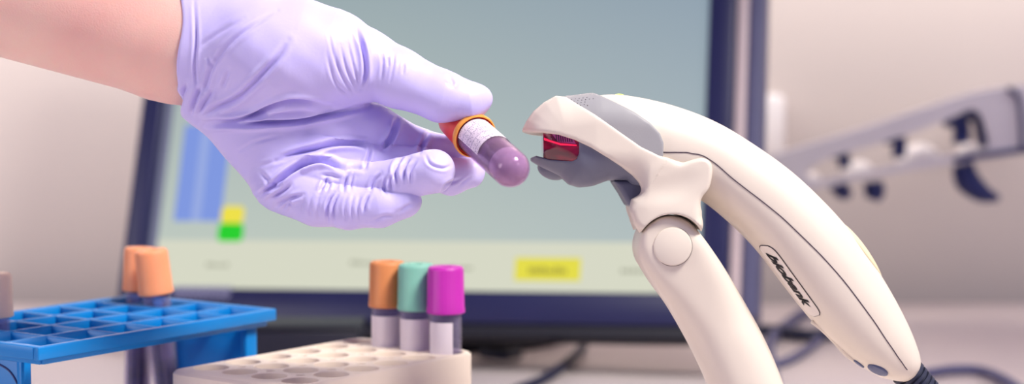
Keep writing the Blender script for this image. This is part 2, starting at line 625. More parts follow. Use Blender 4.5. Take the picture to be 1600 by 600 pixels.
# housing behind, lower lip, trim on the right, grille on the lower left
boxes('back_housing', [(-hw - 0.01, hw + 0.012, 0.02, 0.055, -0.02, SH + 0.01)], M['bezeld'], monitor, MM, bevel=0.006)
boxes('lower_lip', [(-hw - bl, hw + br, -0.005, 0.016, -bb - 0.0085, -bb)], M['bezeld'], monitor, MM, bevel=0.001)
boxes('side_trim', [(hw + br, hw + br + 0.0075, 0.0, 0.028, -bb + 0.001, SH + bt)], M['silver'], monitor, MM, bevel=0.001)
boxes('side_casing', [(hw + br + 0.0075, hw + br + 0.019, 0.004, 0.034, -bb + 0.01, SH + bt)], M['casing'], monitor, MM, bevel=0.002)
g0 = mon(278, 470); g1 = mon(368, 452)
gl = []
for i in range(22):
    for j in range(4):
        if (i + j) % 2 == 0:
            dx, dz = (g1[0] - g0[0]) / 22, (g1[1] - g0[1]) / 4
            gl.append((g0[0] + i * dx, g0[0] + (i + 1) * dx * 1.0, -0.0092, -0.0078, g0[1] + j * dz, g0[1] + (j + 1) * dz))
boxes('speaker_mesh', gl, M['speaker'], monitor, MM)
V_, F_ = [], []
mc = MM @ Vector((0, 0.055, 0.10))
base_c = Vector((mc.x + 0.01, mc.y + 0.06, DESK))
tube('stand_neck', [tuple(MM @ Vector((0, 0.05, 0.12))), (mc.x + 0.01, mc.y + 0.02, DESK + 0.09), tuple(base_c + Vector((0, 0, 0.01)))], 0.022, M['bezeld'], monitor, n=20)
lathe('stand_base', [(0.001, 0), (0.085, 0), (0.088, 0.003), (0.084, 0.008), (0.03, 0.014), (0.001, 0.014)], base_c, (0, 0, 1), M['bezeld'], monitor)

# ================================================================== DARK BOX added to fill the dark area behind the blue rack
p0 = at_y(415, 560, 1.02)
cs = thing('dark_filler_box', 'low black box filling the dark area between the blue rack and the monitor', 'box', (p0[0] - 0.04, 1.08, DESK))
xa = at_y(310, 560, 1.10)[0]
xb = at_y(560, 560, 1.10)[0]
boxes('filler_body', [(xa, xb, 1.10, 1.14, DESK, at_y(400, 514, 1.10)[2])], M['black'], cs, bevel=0.003)
boxes('filler_top', [(xa - 0.001, xb + 0.001, 1.099, 1.141, at_y(400, 514, 1.10)[2], at_y(400, 510, 1.10)[2])], M['black'], cs, bevel=0.001)

# ================================================================== CABLES ON THE DESK
def cable(name, uvs, r, m, label, z=None):
    P = []
    for q in uvs:
        p = on_plane(q[0], q[1], DESK + r + 0.001 + (q[2] if len(q) > 2 else 0))
        P.append(p)
    o = tube(name, P, r, m, None, steps=80)
    return tag(o, label, 'cable')
cable('desk_cable', [(912, 541), (903, 550), (880, 572), (845, 594), (800, 612), (740, 640)], 0.0033, M['cable'], 'dark cable running out from under the monitor across the pale desk')
cable('desk_cable', [(752, 553), (770, 556), (790, 557), (812, 553)], 0.003, M['cable'], 'short dark cable loop at the monitor lower edge beside the beige rack')
cable('desk_cable', [(1330, 495), (1270, 485), (1228, 508), (1204, 532), (1202, 560), (1210, 600), (1212, 640)], 0.0042, M['cablegrey'], 'grey cable curving between the stand pole and the scanner handle')
cable('desk_cable', [(1120, 520), (1200, 517), (1270, 524), (1330, 512)], 0.005, M['cable'], 'dark cable lying flat behind the scanner handle under the grey cable')
cable('desk_cable', [(1440, 585), (1490, 578), (1535, 580), (1570, 594), (1600, 615), (1640, 650)], 0.0036, M['cablegrey'], 'grey cable arching on the desk right of the scanner cord')
cable('desk_cable', [(1290, 520), (1262, 545), (1225, 565), (1190, 570)], 0.003, M['cablegrey'], 'thin grey cable branching toward the viewer behind the scanner handle')

# ================================================================== WALL BRACKET (right, far)
BY = 1.50
wr = thing('wall_bracket', 'blurred white slotted wall bracket rising to the right of the monitor', 'bracket', tuple(at_y(1420, 250, WALL_Y - 0.01)))
def plate_poly(name, outer, holes, y0, y1, m, parent):
    """outline and holes measured at depth y0, extruded to y1"""
    import bmesh
    bm = bmesh.new()
    loops = [outer] + holes
    edges = []
    for lp in loops:
        vs = [bm.verts.new(tuple(at_y(u, v, y0))) for u, v in lp]
        for i in range(len(vs)):
            edges.append(bm.edges.new((vs[i], vs[(i + 1) % len(vs)])))
    bmesh.ops.triangle_fill(bm, use_beauty=True, use_dissolve=False, edges=edges)
    r = bmesh.ops.extrude_face_region(bm, geom=list(bm.faces))
    for e in r['geom']:
        if isinstance(e, bmesh.types.BMVert):
            e.co.y += y1 - y0
    bmesh.ops.recalc_face_normals(bm, faces=bm.faces)
    me = bpy.data.meshes.new(name)
    bm.to_mesh(me)
    bm.free()
    return link(name, me, m, parent, False)
outer = catmull([(1150, 262), (1230, 236), (1330, 206), (1450, 167), (1530, 143), (1600, 133), (1645, 130), (1650, 190), (1648, 230), (1598, 238), (1500, 254), (1400, 270), (1290, 292), (1200, 312), (1120, 318)], 70, True)
def hole(cx, cy, rx, ry, sk):
    return [(cx + rx * (abs(math.cos(a)) ** 0.7) * math.copysign(1, math.cos(a)), cy - ry * (abs(math.sin(a)) ** 0.7) * math.copysign(1, math.sin(a)) - sk * rx * math.cos(a)) for a in np.linspace(0, 2 * PI, 28, endpoint=False)]
holes = [[tuple(p) for p in catmull([(1262, 266), (1300, 246), (1400, 216), (1480, 187), (1513, 172), (1532, 178), (1546, 222), (1535, 236), (1480, 244), (1400, 259), (1330, 273), (1275, 281)], 60, True)]]
plate_poly('slotted_plate', outer, holes, BY, BY + 0.012, M['white'], wr)
for pts, r in (([(1300, 238), (1316, 240), (1320, 262)], 0.0052), ([(1384, 214), (1404, 218), (1404, 246)], 0.0058), ([(1476, 186), (1500, 190), (1502, 224)], 0.0070), ([(1508, 172), (1532, 180), (1545, 226)], 0.0082)):
    tube('dark_clip', [at_y(u, v, BY + 0.015) for u, v in pts], r, M['navy'], wr, steps=14)
for (cx, cy, r) in ((1270, 276, 13), (1342, 268, 25), (1436, 252, 36), (1515, 238, 22)):
    c = at_y(cx, cy + 6, BY + 0.045)
    R_ = r / FPX * 1.55
    prof = [(R_ * math.cos(t), R_ * 0.95 * math.sin(t)) for t in np.linspace(0, PI / 2 - 0.02, 12)]
    lathe('white_dome', [(0.001, -0.002)] + prof, c, (0, 0, 1), M['dome'], wr, n=28)
tube('end_trim', [at_y(u, v, BY - 0.002) for u, v in ((1575, 138), (1591, 150), (1596, 190), (1598, 238))], 0.0022, M['casing'], wr, steps=20)
boxes('lower_rail', [(at_y(1495, 0, BY)[0], at_y(1660, 0, BY)[0], BY - 0.002, BY + 0.012, at_y(1560, 252, BY)[2], at_y(1560, 243, BY)[2])], M['navy'], wr,
      Matrix.Translation(Vector(at_y(1495, 250, BY))) @ Matrix.Rotation(-0.12, 4, 'Y') @ Matrix.Translation(-Vector(at_y(1495, 250, BY))))
for pts, r in (([(1504, 256), (1512, 282), (1535, 302), (1560, 310)], (0.009, 0.011, 0.008, 0.003)), ([(1308, 286), (1318, 300), (1330, 304)], (0.008, 0.007, 0.003)), ([(1364, 284), (1366, 300), (1362, 312)], (0.008, 0.009, 0.006))):
    tube('dark_hook', [at_y(u, v, BY + 0.015) for u, v in pts], r, M['navy'], wr, steps=20)
boxes('wall_mount', [(at_y(1600, 0, BY)[0], at_y(1640, 0, BY)[0], BY + 0.008, WALL_Y, at_y(1420, 225, BY)[2], at_y(1420, 175, BY)[2])], M['white'], wr, bevel=0.003)
so = thing('wall_socket_box', 'small blurred pale box on the wall just right of the monitor', 'wall box', tuple(at_y(1207, 190, WALL_Y - 0.02)))
xs = at_y(1192, 0, WALL_Y)[0]; xe = at_y(1222, 0, WALL_Y)[0]
boxes('box_body', [(xs - 0.02, xe, WALL_Y - 0.03, WALL_Y - 0.0005, at_y(1200, 245, WALL_Y)[2], at_y(1200, 146, WALL_Y)[2])], M['dome'], so, bevel=0.006)

# ================================================================== TUBES
def cap_profile(r, h):
    p = [(0.0005, 0.0008), (r * 0.35, 0.0008), (r * 0.42, 0.0), ]
    # height measured upward from cap bottom
    return [(r * 0.93, 0), (r * 1.01, 0.0004), (r * 1.01, h * 0.10), (r * 0.985, h * 0.13), (r * 0.95, h - 0.0016), (r * 0.90, h - 0.0004), (r * 0.84, h),
            (r * 0.36, h), (r * 0.30, h - 0.0012), (0.0005, h - 0.0012)]
def ribbed_cap(name, r, h, o, d, m, parent, n=96):
    e1, e2, d = basis(d)
    prof = cap_profile(r, h)
    V, F = [], []
    for k, (rr, hh) in enumerate(prof):
        for i in range(n):
            a = 2 * PI * i / n
            rib = 0.988 if (i % 3 == 0 and 3 <= k <= 4) else 1.0
            V.append(np.array(o) + d * hh + (e1 * math.cos(a) + e2 * math.sin(a)) * rr * rib)
    for j in range(len(prof) - 1):
        for i in range(n):
            F.append((j * n + i, j * n + (i + 1) % n, (j + 1) * n + (i + 1) % n, (j + 1) * n + i))
    F.append(tuple(range(n - 1, -1, -1)))
    F.append(tuple(range((len(prof) - 1) * n, len(prof) * n)))
    return mesh(name, V, F, m, parent, sharp=40)
def glass_profile(r, h, t=0.0011, z0=0.0):
    out = [(0.0003, z0)] + [(r * math.sin(a), z0 + r - r * math.cos(a)) for a in np.linspace(0.12, PI / 2, 9)] + [(r, h)]
    ri = r - t
    inn = [(ri, h)] + [(ri * math.sin(a), z0 + r - ri * math.cos(a)) for a in np.linspace(PI / 2, 0.12, 9)] + [(0.0003, z0 + t)]
    return out + inn
def rack_tube(name, base, top_h, cap_r, cap_h, gl_r, lean, cmat, label, group=None, paper=True, depth=0.05, fill=None, pang=(-2.5, -0.9)):
    """base: centre on the rack top; top_h: height of the cap's lower edge above it"""
    d = np.array([lean[0], lean[1], 1.0])
    d /= np.linalg.norm(d)
    bot = np.array(base) - d * depth
    t = thing(name, label, 'sample tube', bot, group)
    ribbed_cap('cap', cap_r, cap_h, np.array(base) + d * top_h, d, cmat, t)
    lathe('glass_tube', glass_profile(gl_r, depth + top_h + 0.002), bot, d, M['glass'], t, n=48, closed=False)
    if paper:
        lathe('paper_label', [(gl_r * 1.012, 0.015), (gl_r * 1.012, depth + top_h - 0.0035), (gl_r * 1.03, depth + top_h - 0.0035), (gl_r * 1.03, 0.015), (gl_r * 1.012, 0.015)],
              bot, d, M['paper'], t, n=30, arc=pang, ref=(1, 0, 0))
    if fill is not None:
        rr = gl_r - 0.0014
        prof = [(0.0003, 0.0015)] + [(rr * math.sin(a), gl_r - rr * math.cos(a)) for a in np.linspace(0.2, PI / 2, 7)] + [(rr, depth - 0.004), (0.0003, depth - 0.004)]
        lathe('sample_liquid', prof, bot, d, fill, t, n=32)
    return t

# ================================================================== BEIGE RACK
ZR = CAM[2] - 0.126
K = on_plane(562, 526, ZR)
K = K[:2]
av = np.array([0.61, 0.79]); av /= np.linalg.norm(av)
bv = np.array([av[1], -av[0]])
LA, LB = 0.118, 0.070
PA = 0.0182
rk = thing('tube_rack', 'beige block tube rack with round holes holding three capped tubes', 'tube rack', (K[0], K[1] - 0.04, DESK))
def RK(a, b):                     # a: from the far corner towards the viewer, b: across
    return K - av * a + bv * b
def rack_hole(i, j):
    return RK(0.0105 + i * PA, 0.0095 + j * 0.0170)
def rrect(a0, a1, b0, b1, r, n=6):
    pts = []
    for ca, cb, s0 in ((a1 - r, b1 - r, 0), (a0 + r, b1 - r, 90), (a0 + r, b0 + r, 180), (a1 - r, b0 + r, 270)):
        for k in range(n + 1):
            t = math.radians(s0 + 90 * k / n)
            pts.append((ca + r * math.cos(t), cb + r * math.sin(t)))
    return pts
def prism(name, pts, z0, z1, m, parent, inset=0.0012):
    n = len(pts)
    c = np.mean(np.array(pts), axis=0)
    rows = [(1.0, z0), (1.0, z1 - inset), (None, z1)]
    V = []
    P = np.array(pts)
    for sc_, z in rows:
        Q = P if sc_ else P + (c - P) / np.linalg.norm(c - P, axis=1)[:, None] * inset
        V += [(x, y, z) for x, y in Q]
    F = []
    for j in range(2):
        for i in range(n):
            F.append((j * n + i, j * n + (i + 1) % n, (j + 1) * n + (i + 1) % n, (j + 1) * n + i))
    F.append(tuple(range(n - 1, -1, -1)))
    F.append(tuple(range(2 * n, 3 * n)))
    me = bpy.data.meshes.new(name)
    me.from_pydata(V, [], F)
    import bmesh
    bm = bmesh.new()
    bm.from_mesh(me)
    bmesh.ops.recalc_face_normals(bm, faces=bm.faces)
    bm.to_mesh(me)
    bm.free()
    return link(name, me, m, parent, True)
body = prism('rack_body', [tuple(RK(a, b)) for a, b in rrect(0, LA, 0, LB, 0.007)], DESK, ZR, M['beige'], None)
VC, FC = [], []
def add_cyl(c, r, z0, z1, n=28):
    q = len(VC)
    for z in (z0, z1):
        for i in range(n):
            VC.append((c[0] + r * math.cos(2 * PI * i / n), c[1] + r * math.sin(2 * PI * i / n), z))
    for i in range(n):
        FC.append((q + i, q + (i + 1) % n, q + n + (i + 1) % n, q + n + i))
    FC.append(tuple(range(q + n - 1, q - 1, -1)))
    FC.append(tuple(range(q + n, q + 2 * n)))
for i in range(6):
    for j in range(4):
        add_cyl(rack_hole(i, j), 0.0073, ZR - 0.055, ZR + 0.01)
        if i < 5 and j < 3:
            add_cyl((rack_hole(i, j) + rack_hole(i + 1, j + 1)) / 2, 0.0019, ZR - 0.02, ZR + 0.01, 12)
cut = mesh('cutter', VC, FC, None, None, False)
baked(body, [('BOOLEAN', dict(object=cut, operation='DIFFERENCE', solver='EXACT'))])
bpy.data.objects.remove(cut)
baked(body, [('BEVEL', dict(width=0.0005, segments=2, limit_method='ANGLE', angle_limit=math.radians(50)))])
body.data.polygons.foreach_set('use_smooth', [True] * len(body.data.polygons))
body.data.set_sharp_from_angle(angle=math.radians(35))
body.data.materials.clear()
body.data.materials.append(M['beige'])
body.parent = rk
body.matrix_parent_inverse = Matrix.Translation(-rk.location)

for (j, lab, cm) in ((1, 'orange capped clear tube, leftmost of the three in the beige rack', 'orange'),
                     (2, 'teal capped clear tube between the orange and magenta capped ones', 'teal'),
                     (3, 'magenta capped clear tube at the right corner of the beige rack', 'magenta')):
    c = rack_hole(0, j)
    rack_tube('sample_tube', (c[0], c[1], ZR), 0.0172, 0.00835, 0.0205, 0.0070, (0, 0), M[cm], lab, 'capped tubes in the beige rack', pang=(-2.95, -0.6) if j < 3 else (-2.85, -1.1))

# ================================================================== BLUE RACK
ZB = CAM[2] - 0.110
N0 = on_plane(60, 543, ZB)[:2]
ab = on_plane(432, 482, ZB)[:2] - N0
LX = float(np.linalg.norm(ab)); ab = ab / LX
bbv = np.array([-ab[1], ab[0]])
LY = 0.092
NA, NB = 6, 4
brk = thing('tube_rack', 'bright blue open grid tube rack with three capped tubes at left', 'tube rack', (N0[0], N0[1] + 0.05, DESK))
BM = Matrix(((ab[0], bbv[0], 0, N0[0]), (ab[1], bbv[1], 0, N0[1]), (0, 0, 1, 0), (0, 0, 0, 1)))
tw = 0.0021
lst = []
dh = 0.0075
px, py = (LX - 0.008) / NA, (LY - 0.006) / NB
lst_r = [(0, LX, 0, 0.0030, ZB - 0.0054, ZB), (0, LX, LY - 0.0030, LY, ZB - 0.0054, ZB), (0, 0.0040, 0.003, LY - 0.003, ZB - 0.0054, ZB), (LX - 0.0040, LX, 0.003, LY - 0.003, ZB - 0.0054, ZB)]
boxes('top_frame', lst_r, M['blue'], brk, BM, bevel=0.0005)
for i in range(NA + 1):
    x = 0.004 + i * px
    lst.append((x - tw / 2, x + tw / 2, 0.003, LY - 0.003, ZB - dh, ZB - 0.0006))
for j in range(NB + 1):
    y = 0.003 + j * py
    lst.append((0.004, LX - 0.004, y - tw / 2, y + tw / 2, ZB - dh, ZB - 0.0004))
boxes('cell_grid', lst, M['blue'], brk, BM, bevel=0.0003, seg=1)
boxes('end_panel', [(LX - 0.0125, LX - 0.0095, 0.007, 0.056, DESK, ZB - dh + 0.001), (LX - 0.0145, LX - 0.0075, 0.0050, 0.0085, DESK, ZB - 0.0045)], M['blue'], brk, BM, bevel=0.0005)
boxes('end_panel', [(0.0045, 0.0075, 0.0155, LY - 0.002, DESK, ZB - dh + 0.001), (0.0035, 0.0085, 0.0140, 0.0170, DESK, ZB - 0.0045)], M['blue'], brk, BM, bevel=0.0005)
boxes('bottom_shelf', [(0.0085, LX - 0.0145, 0.006, LY - 0.006, DESK + 0.008, DESK + 0.011)], M['blue'], brk, BM, bevel=0.0005)
tube('arch_mark', [tuple(BM @ Vector((0.0043, y_, z_))) for y_, z_ in ((0.020, ZB - 0.030), (0.0165, ZB - 0.020), (0.022, ZB - 0.012), (0.034, ZB - 0.0085))], 0.0004, M['navy'], brk, steps=20)
bt = lambda i, j: tuple(BM @ Vector((0.004 + (i + .5) * px, 0.003 + (j + .5) * py, ZB)))
def near_cell(u, v):
    p = on_plane(u, v, ZB)
    q = BM.inverted() @ Vector((p[0], p[1], ZB))
    return q.x, q.y
for (u, v, lean, cmn, lab, hh, th) in ((246, 474, (-0.10, -0.05), 'orange2', 'orange capped blood tube leaning in front of another in the blue rack', 0.0205, 0.0045),
                                      (218, 466, (0.03, 0.02), 'orange2', 'orange capped tube half hidden behind the leaning one in the blue rack', 0.0205, 0.0035),
                                      (-9, 508, (0.0, 0.0), 'peach', 'pale peach capped tube in the blue rack cut by the picture edge', 0.0185, 0.0035)):
    p = on_plane(u, v, ZB)
    rack_tube('sample_tube', (p[0], p[1], ZB), th, 0.0080, hh, 0.0064, lean, M[cmn], lab, 'capped tubes in the blue rack', depth=0.078,
              fill=M['blood'] if cmn != 'peach' else None, paper=False)

# ================================================================== PERSON: FOREARM AND GLOVED HAND
person = thing('person', 'bare forearm and lavender gloved hand holding a blood tube to the scanner', 'person', tuple(to_world(L(280, 60, -50))))
arm_f = U(30, cone(L(-150, -118, -60), L(285, 48, -55), 166, 116, 0.82), cone(L(285, 48, -55), L(350, 80, -50), 112, 84, 0.7))
implicit('forearm', arm_f, (-1180, 60, -240), (-430, 620, 110), 7, M['skin'], person, subdiv=1)

C = lambda a, b, zs=1.0: cone(L(a[0], a[1], a[2]), L(b[0], b[1], b[2]), a[3], b[3], zs)
palm = U(34,
         C((262, 40, -55, 127), (335, 72, -50, 112), 0.80),
         C((345, 75, -45, 108), (430, 120, -40, 100), 0.72),
         C((372, 142, -48, 84), (466, 262, -42, 76), 0.85),
         C((420, 110, -45, 92), (505, 210, -55, 62), 0.80),
         C((410, 80, 0, 84), (470, 82, 2, 80)),
         C((450, 100, 20, 66), (545, 108, 6, 56)))
thumb = U(10, C((470, 82, 2, 80), (518, 90, 2, 74)), C((518, 90, 2, 74), (566, 99, 4, 55)), C((566, 99, 4, 55), (620, 121, 8, 45)), C((620, 121, 8, 45), (690, 150, 14, 40)),
          C((690, 150, 14, 40), (732, 159, 10, 32)), C((732, 158, 10, 30), (750, 155, 8, 18.5)))
index = U(8, C((520, 190, -30, 46), (578, 203, -48, 42)), C((578, 203, -48, 42), (650, 229, -75, 31)), C((650, 229, -75, 31), (700, 240, -88, 28)), C((700, 240, -88, 28), (738, 243, -78, 25)))
middle = U(8, C((500, 240, -25, 46), (565, 253, -28, 36)), C((565, 253, -28, 34), (655, 262, -44, 32)), C((655, 262, -44, 31), (705, 276, -52, 28)), C((705, 276, -52, 28), (735, 270, -50, 24)))
ring = U(8, C((490, 275, -12, 44), (565, 288, 6, 33)), C((565, 288, 6, 32), (625, 280, 28, 31)), C((625, 280, 28, 31), (677, 268, 46, 34)))
pinky = U(8, C((448, 280, -25, 56), (500, 312, 2, 42)), C((500, 312, 2, 42), (545, 323, 22, 34)), C((545, 323, 22, 34), (595, 322, 30, 31.5)), C((595, 322, 30, 31.5), (632, 314, 32, 26)))
def glove_f(X, Y, Z):
    p = palm(X, Y, Z)
    a = smin(p, thumb(X, Y, Z), 16)
    for g, k in ((index, 20), (middle, 12), (ring, 8), (pinky, 12)):
        a = smin(a, smin(p, g(X, Y, Z), k), 1.5)
    # open cuff: cut just past the wrist, gently wavy
    u = 800 + X * FPX / (FPX - Z)
    v = 300 - Y
    cutp = (282 + 4 * np.sin(v * 0.045) - 0.02 * v) - u
    a = smax(a, cutp, 5.0)
    return a

STROKES = [  # (points, half width, depth): folds and creases of the glove
    ([(303, -5), (306, 60), (304, 105), (309, 150)], 3, 3.0),
    ([(276, 178), (284, 150), (292, 128)], 4, 5.0),
    ([(297, 184), (305, 155), (317, 131)], 4.5, 6.0),
    ([(304, 184), (322, 158), (333, 138)], 4, 4.5),
    ([(307, 187), (340, 167), (372, 152), (413, 113), (435, 88), (450, 63)], 5, 6.20),
    ([(311, 183), (318, 150), (330, 107), (360, 67), (400, 37), (433, 17)], 4, 3.4),
    ([(312, 75), (343, 50), (380, 28)], 4, 2.2),
    ([(345, 140), (352, 125), (356, 108)], 3.5, 2.5),
    ([(326, 88), (331, 105)], 3, 2.0),
    ([(312, 190), (377, 187), (433, 163), (467, 158), (515, 166)], 4.2, 12.09),
    ([(320, 194), (393, 193), (460, 189), (510, 180), (575, 167)], 4.2, 12.09),
    ([(318, 197), (360, 196), (420, 199)], 3, 2.5),
    ([(330, 200), (400, 180), (450, 174), (500, 172)], 3, 2.2),
    ([(510, 83), (523, 127), (545, 150)], 2.6, 1.49),
    ([(522, 78), (532, 115), (552, 146)], 2.4, 1.49),
    ([(532, 70), (541, 108), (558, 142)], 2.4, 1.61),
    ([(513, 50), (522, 90), (533, 118)], 2.4, 0.99),
    ([(543, 62), (551, 100), (563, 140)], 2.4, 1.36),
    ([(553, 35), (567, 75), (571, 112), (564, 140)], 3.5, 7.20),
    ([(597, 80), (598, 105), (595, 128)], 2.6, 1.68),
    ([(616, 84), (614, 106), (609, 128)], 2.4, 1.40),
    ([(606, 88), (607, 106)], 2.4, 1.4),
    ([(632, 98), (629, 118)], 2.4, 1.2),
    ([(700, 118), (707, 128), (704, 134)], 3.5, 2.10),
    ([(430, 250), (460, 240), (491, 233), (522, 225), (557, 224), (577, 229)], 4.2, 10.08),
    ([(400, 310), (424, 292), (459, 265), (491, 252), (516, 254), (540, 267)], 4.2, 13.10),
    ([(540, 268), (552, 262), (572, 263)], 4.5, 4.5),
    ([(620, 186), (612, 212), (598, 233)], 4.0, 8.38),
    ([(672, 205), (662, 222), (655, 240)], 3.5, 5.42),
    ([(580, 230), (575, 248), (568, 266)], 3.0, 3.5),
    ([(543, 273), (538, 288), (536, 302)], 3.0, 3.5),
    ([(553, 271), (549, 286), (548, 298)], 2.2, 1.6),
    ([(596, 270), (583, 284), (578, 300)], 3.0, 3.5),
    ([(604, 276), (600, 288), (602, 302)], 2.6, 3.0),
    ([(614, 272), (609, 284), (612, 300)], 2.6, 3.6),
    ([(628, 247), (617, 265), (621, 290)], 3.2, 4.5),
    ([(641, 247), (632, 262), (632, 284)], 3.0, 4.0),
    ([(652, 250), (641, 268), (642, 290)], 2.8, 2.4),
    ([(664, 240), (672, 256), (692, 263), (706, 258)], 2.6, 2.4),
    ([(500, 305), (496, 325), (500, 348)], 2.6, 1.26),
    ([(488, 305), (484, 325), (488, 346)], 2.6, 1.26),
    ([(476, 306), (472, 322), (474, 338)], 2.4, 1.12),
    ([(522, 301), (512, 320), (513, 350)], 2.8, 3.6),
    ([(530, 302), (521, 322), (522, 352)], 2.4, 3.0),
    ([(543, 303), (538, 325), (541, 350)], 2.2, 1.19),
    ([(553, 303), (549, 325), (552, 348)], 2.2, 1.33),
    ([(563, 304), (559, 324), (562, 346)], 2.2, 1.19),
    ([(577, 302), (570, 318), (569, 332)], 2.8, 3.4),
    ([(619, 334), (634, 324), (645, 318)], 3.0, 2.0),
    ([(580, 346), (600, 338), (616, 338)], 3.0, 1.4),
    ([(411, 299), (430, 294), (446, 286)], 3.0, 4.0),
    ([(420, 310), (440, 300), (455, 288)], 3.0, 4.0),
    ([(430, 322), (450, 312), (474, 304)], 3.4, 5.0),
    ([(440, 328), (450, 318), (458, 322)], 3.0, 3.5),
    ([(498, 302), (506, 288), (512, 276)], 3.2, 4.5),
    ([(508, 300), (514, 290), (512, 282)], 3.0, 3.5),
    ([(402, 265), (422, 285), (430, 298)], 3.5, 2.0),
    ([(370, 238), (400, 222), (440, 212)], 3.0, 1.3),
    ([(395, 262), (430, 252), (455, 248)], 3.0, 1.5),
    ([(500, 274), (515, 274), (534, 280)], 3.0, 2.5),
    ([(690, 300), (700, 288), (720, 280)], 3.0, 2.5),
    ([(715, 293), (726, 284), (738, 276)], 2.6, 2.0),
]
def wrinkles(V, n):
    u = 800 + V[:, 0] * FPX / (FPX - V[:, 2])
    v = 300 - V[:, 1] * FPX / (FPX - V[:, 2])
    D = np.zeros(len(V))
    face = np.clip((n[:, 2] - 0.02) / 0.2, 0, 1)
    for pts, w, dep in STROKES:
        P = catmull(pts, 20)
        lo, hi = P.min(0) - 4 * w, P.max(0) + 4 * w
        s = np.where((u > lo[0]) & (u < hi[0]) & (v > lo[1]) & (v < hi[1]))[0]
        if not len(s):
            continue
        best = np.full(len(s), 1e9)
        tt = np.zeros(len(s))
        for i in range(len(P) - 1):
            e = P[i + 1] - P[i]
            t = np.clip(((u[s] - P[i][0]) * e[0] + (v[s] - P[i][1]) * e[1]) / (e @ e + 1e-9), 0, 1)
            d = np.hypot(u[s] - P[i][0] - t * e[0], v[s] - P[i][1] - t * e[1])
            c = d < best
            best = np.where(c, d, best)
            tt = np.where(c, (i + t) / (len(P) - 1), tt)
        amp = dep * np.clip(np.minimum(tt, 1 - tt) / 0.28, 0.12, 1)
        D[s] += -amp * 1.05 * np.exp(-(best / (0.85 * w)) ** 2) + 0.5 * amp * np.exp(-((best - 1.8 * w) / (1.0 * w)) ** 2)
    # slack film: soft low relief running along the hand
    D2 = 1.1 * np.sin(u * 0.030 + v * 0.075 + 2 * np.sin(u * 0.013)) + 0.6 * np.sin(u * 0.11 - v * 0.085 + 1.7 * np.sin(v * 0.03))
    edge = np.clip((u - 280) / 60, 0.2, 1)
    return D * face + D2 * 0.55 * edge
implicit('glove', glove_f, (-560, -90, -220), (0, 510, 130), 2.9, M['glove'], person, subdiv=1, disp=wrinkles)

# ================================================================== HELD TUBE
ra = L(741, 212, 14)
rb = L(797.5, 262.5, 122)
axd = rb - ra
blen = float(np.linalg.norm(axd))
A = to_world(ra); B = to_world(rb)
axw = (B - A) / np.linalg.norm(B - A)
tr = 30.5 * S * (FPX - 112) / FPX
ht = thing('blood_tube', 'red capped blood tube held between gloved fingertips in front of the scanner', 'sample tube', tuple(A))
LEN = blen * S
gr = tr
prof = [(gr * 0.98, -0.004), (gr, 0.0)] + [(gr, LEN)] + [(gr * math.cos(t), LEN + gr * math.sin(t)) for t in np.linspace(0.1, PI / 2 - 0.05, 12)] + [(0.0002, LEN + gr)]
ri = gr - 0.0004
prof += [(0.0002, LEN + ri)] + [(ri * math.cos(t), LEN + ri * math.sin(t)) for t in np.linspace(PI / 2 - 0.05, 0.1, 12)] + [(ri, LEN), (ri, 0), (ri, -0.004)]
lathe('glass_tube', prof, A, axw, M['lilacglass'], ht, n=64, closed=False)
rl_ = ri - 0.00015
lathe('blood', [(0.0002, 0.0), (rl_, 0.0), (rl_, LEN - 0.0045), (0.0002, LEN - 0.0045)], A, axw, M['blood'], ht, n=48)
lathe('gel_plug', [(0.0002, LEN - 0.0043), (rl_, LEN - 0.0043), (rl_, LEN)] + [(rl_ * math.cos(t), LEN + rl_ * math.sin(t)) for t in np.linspace(0.1, PI / 2 - 0.05, 10)] + [(0.0002, LEN + rl_)], A, axw, M['gel'], ht, n=48)
lathe('cap', [(0.0002, -0.019), (gr * 0.85, -0.019), (gr * 1.0, -0.0178), (gr * 1.09, -0.004), (gr * 1.11, -0.0012), (gr * 1.09, 0.0003), (gr * 1.02, 0.0006), (gr * 1.02, -0.002)], A, axw, M['redcap'], ht, n=64, closed=False)
lathe('cap_collar', [(gr * 1.10, -0.0016), (gr * 1.13, -0.0018), (gr * 1.20, -0.0010), (gr * 1.22, 0.0002), (gr * 1.19, 0.0012), (gr * 1.13, 0.0014), (gr * 1.10, 0.0008), (gr * 1.10, -0.0016)], A, axw, M['collar'], ht, n=64, closed=False)
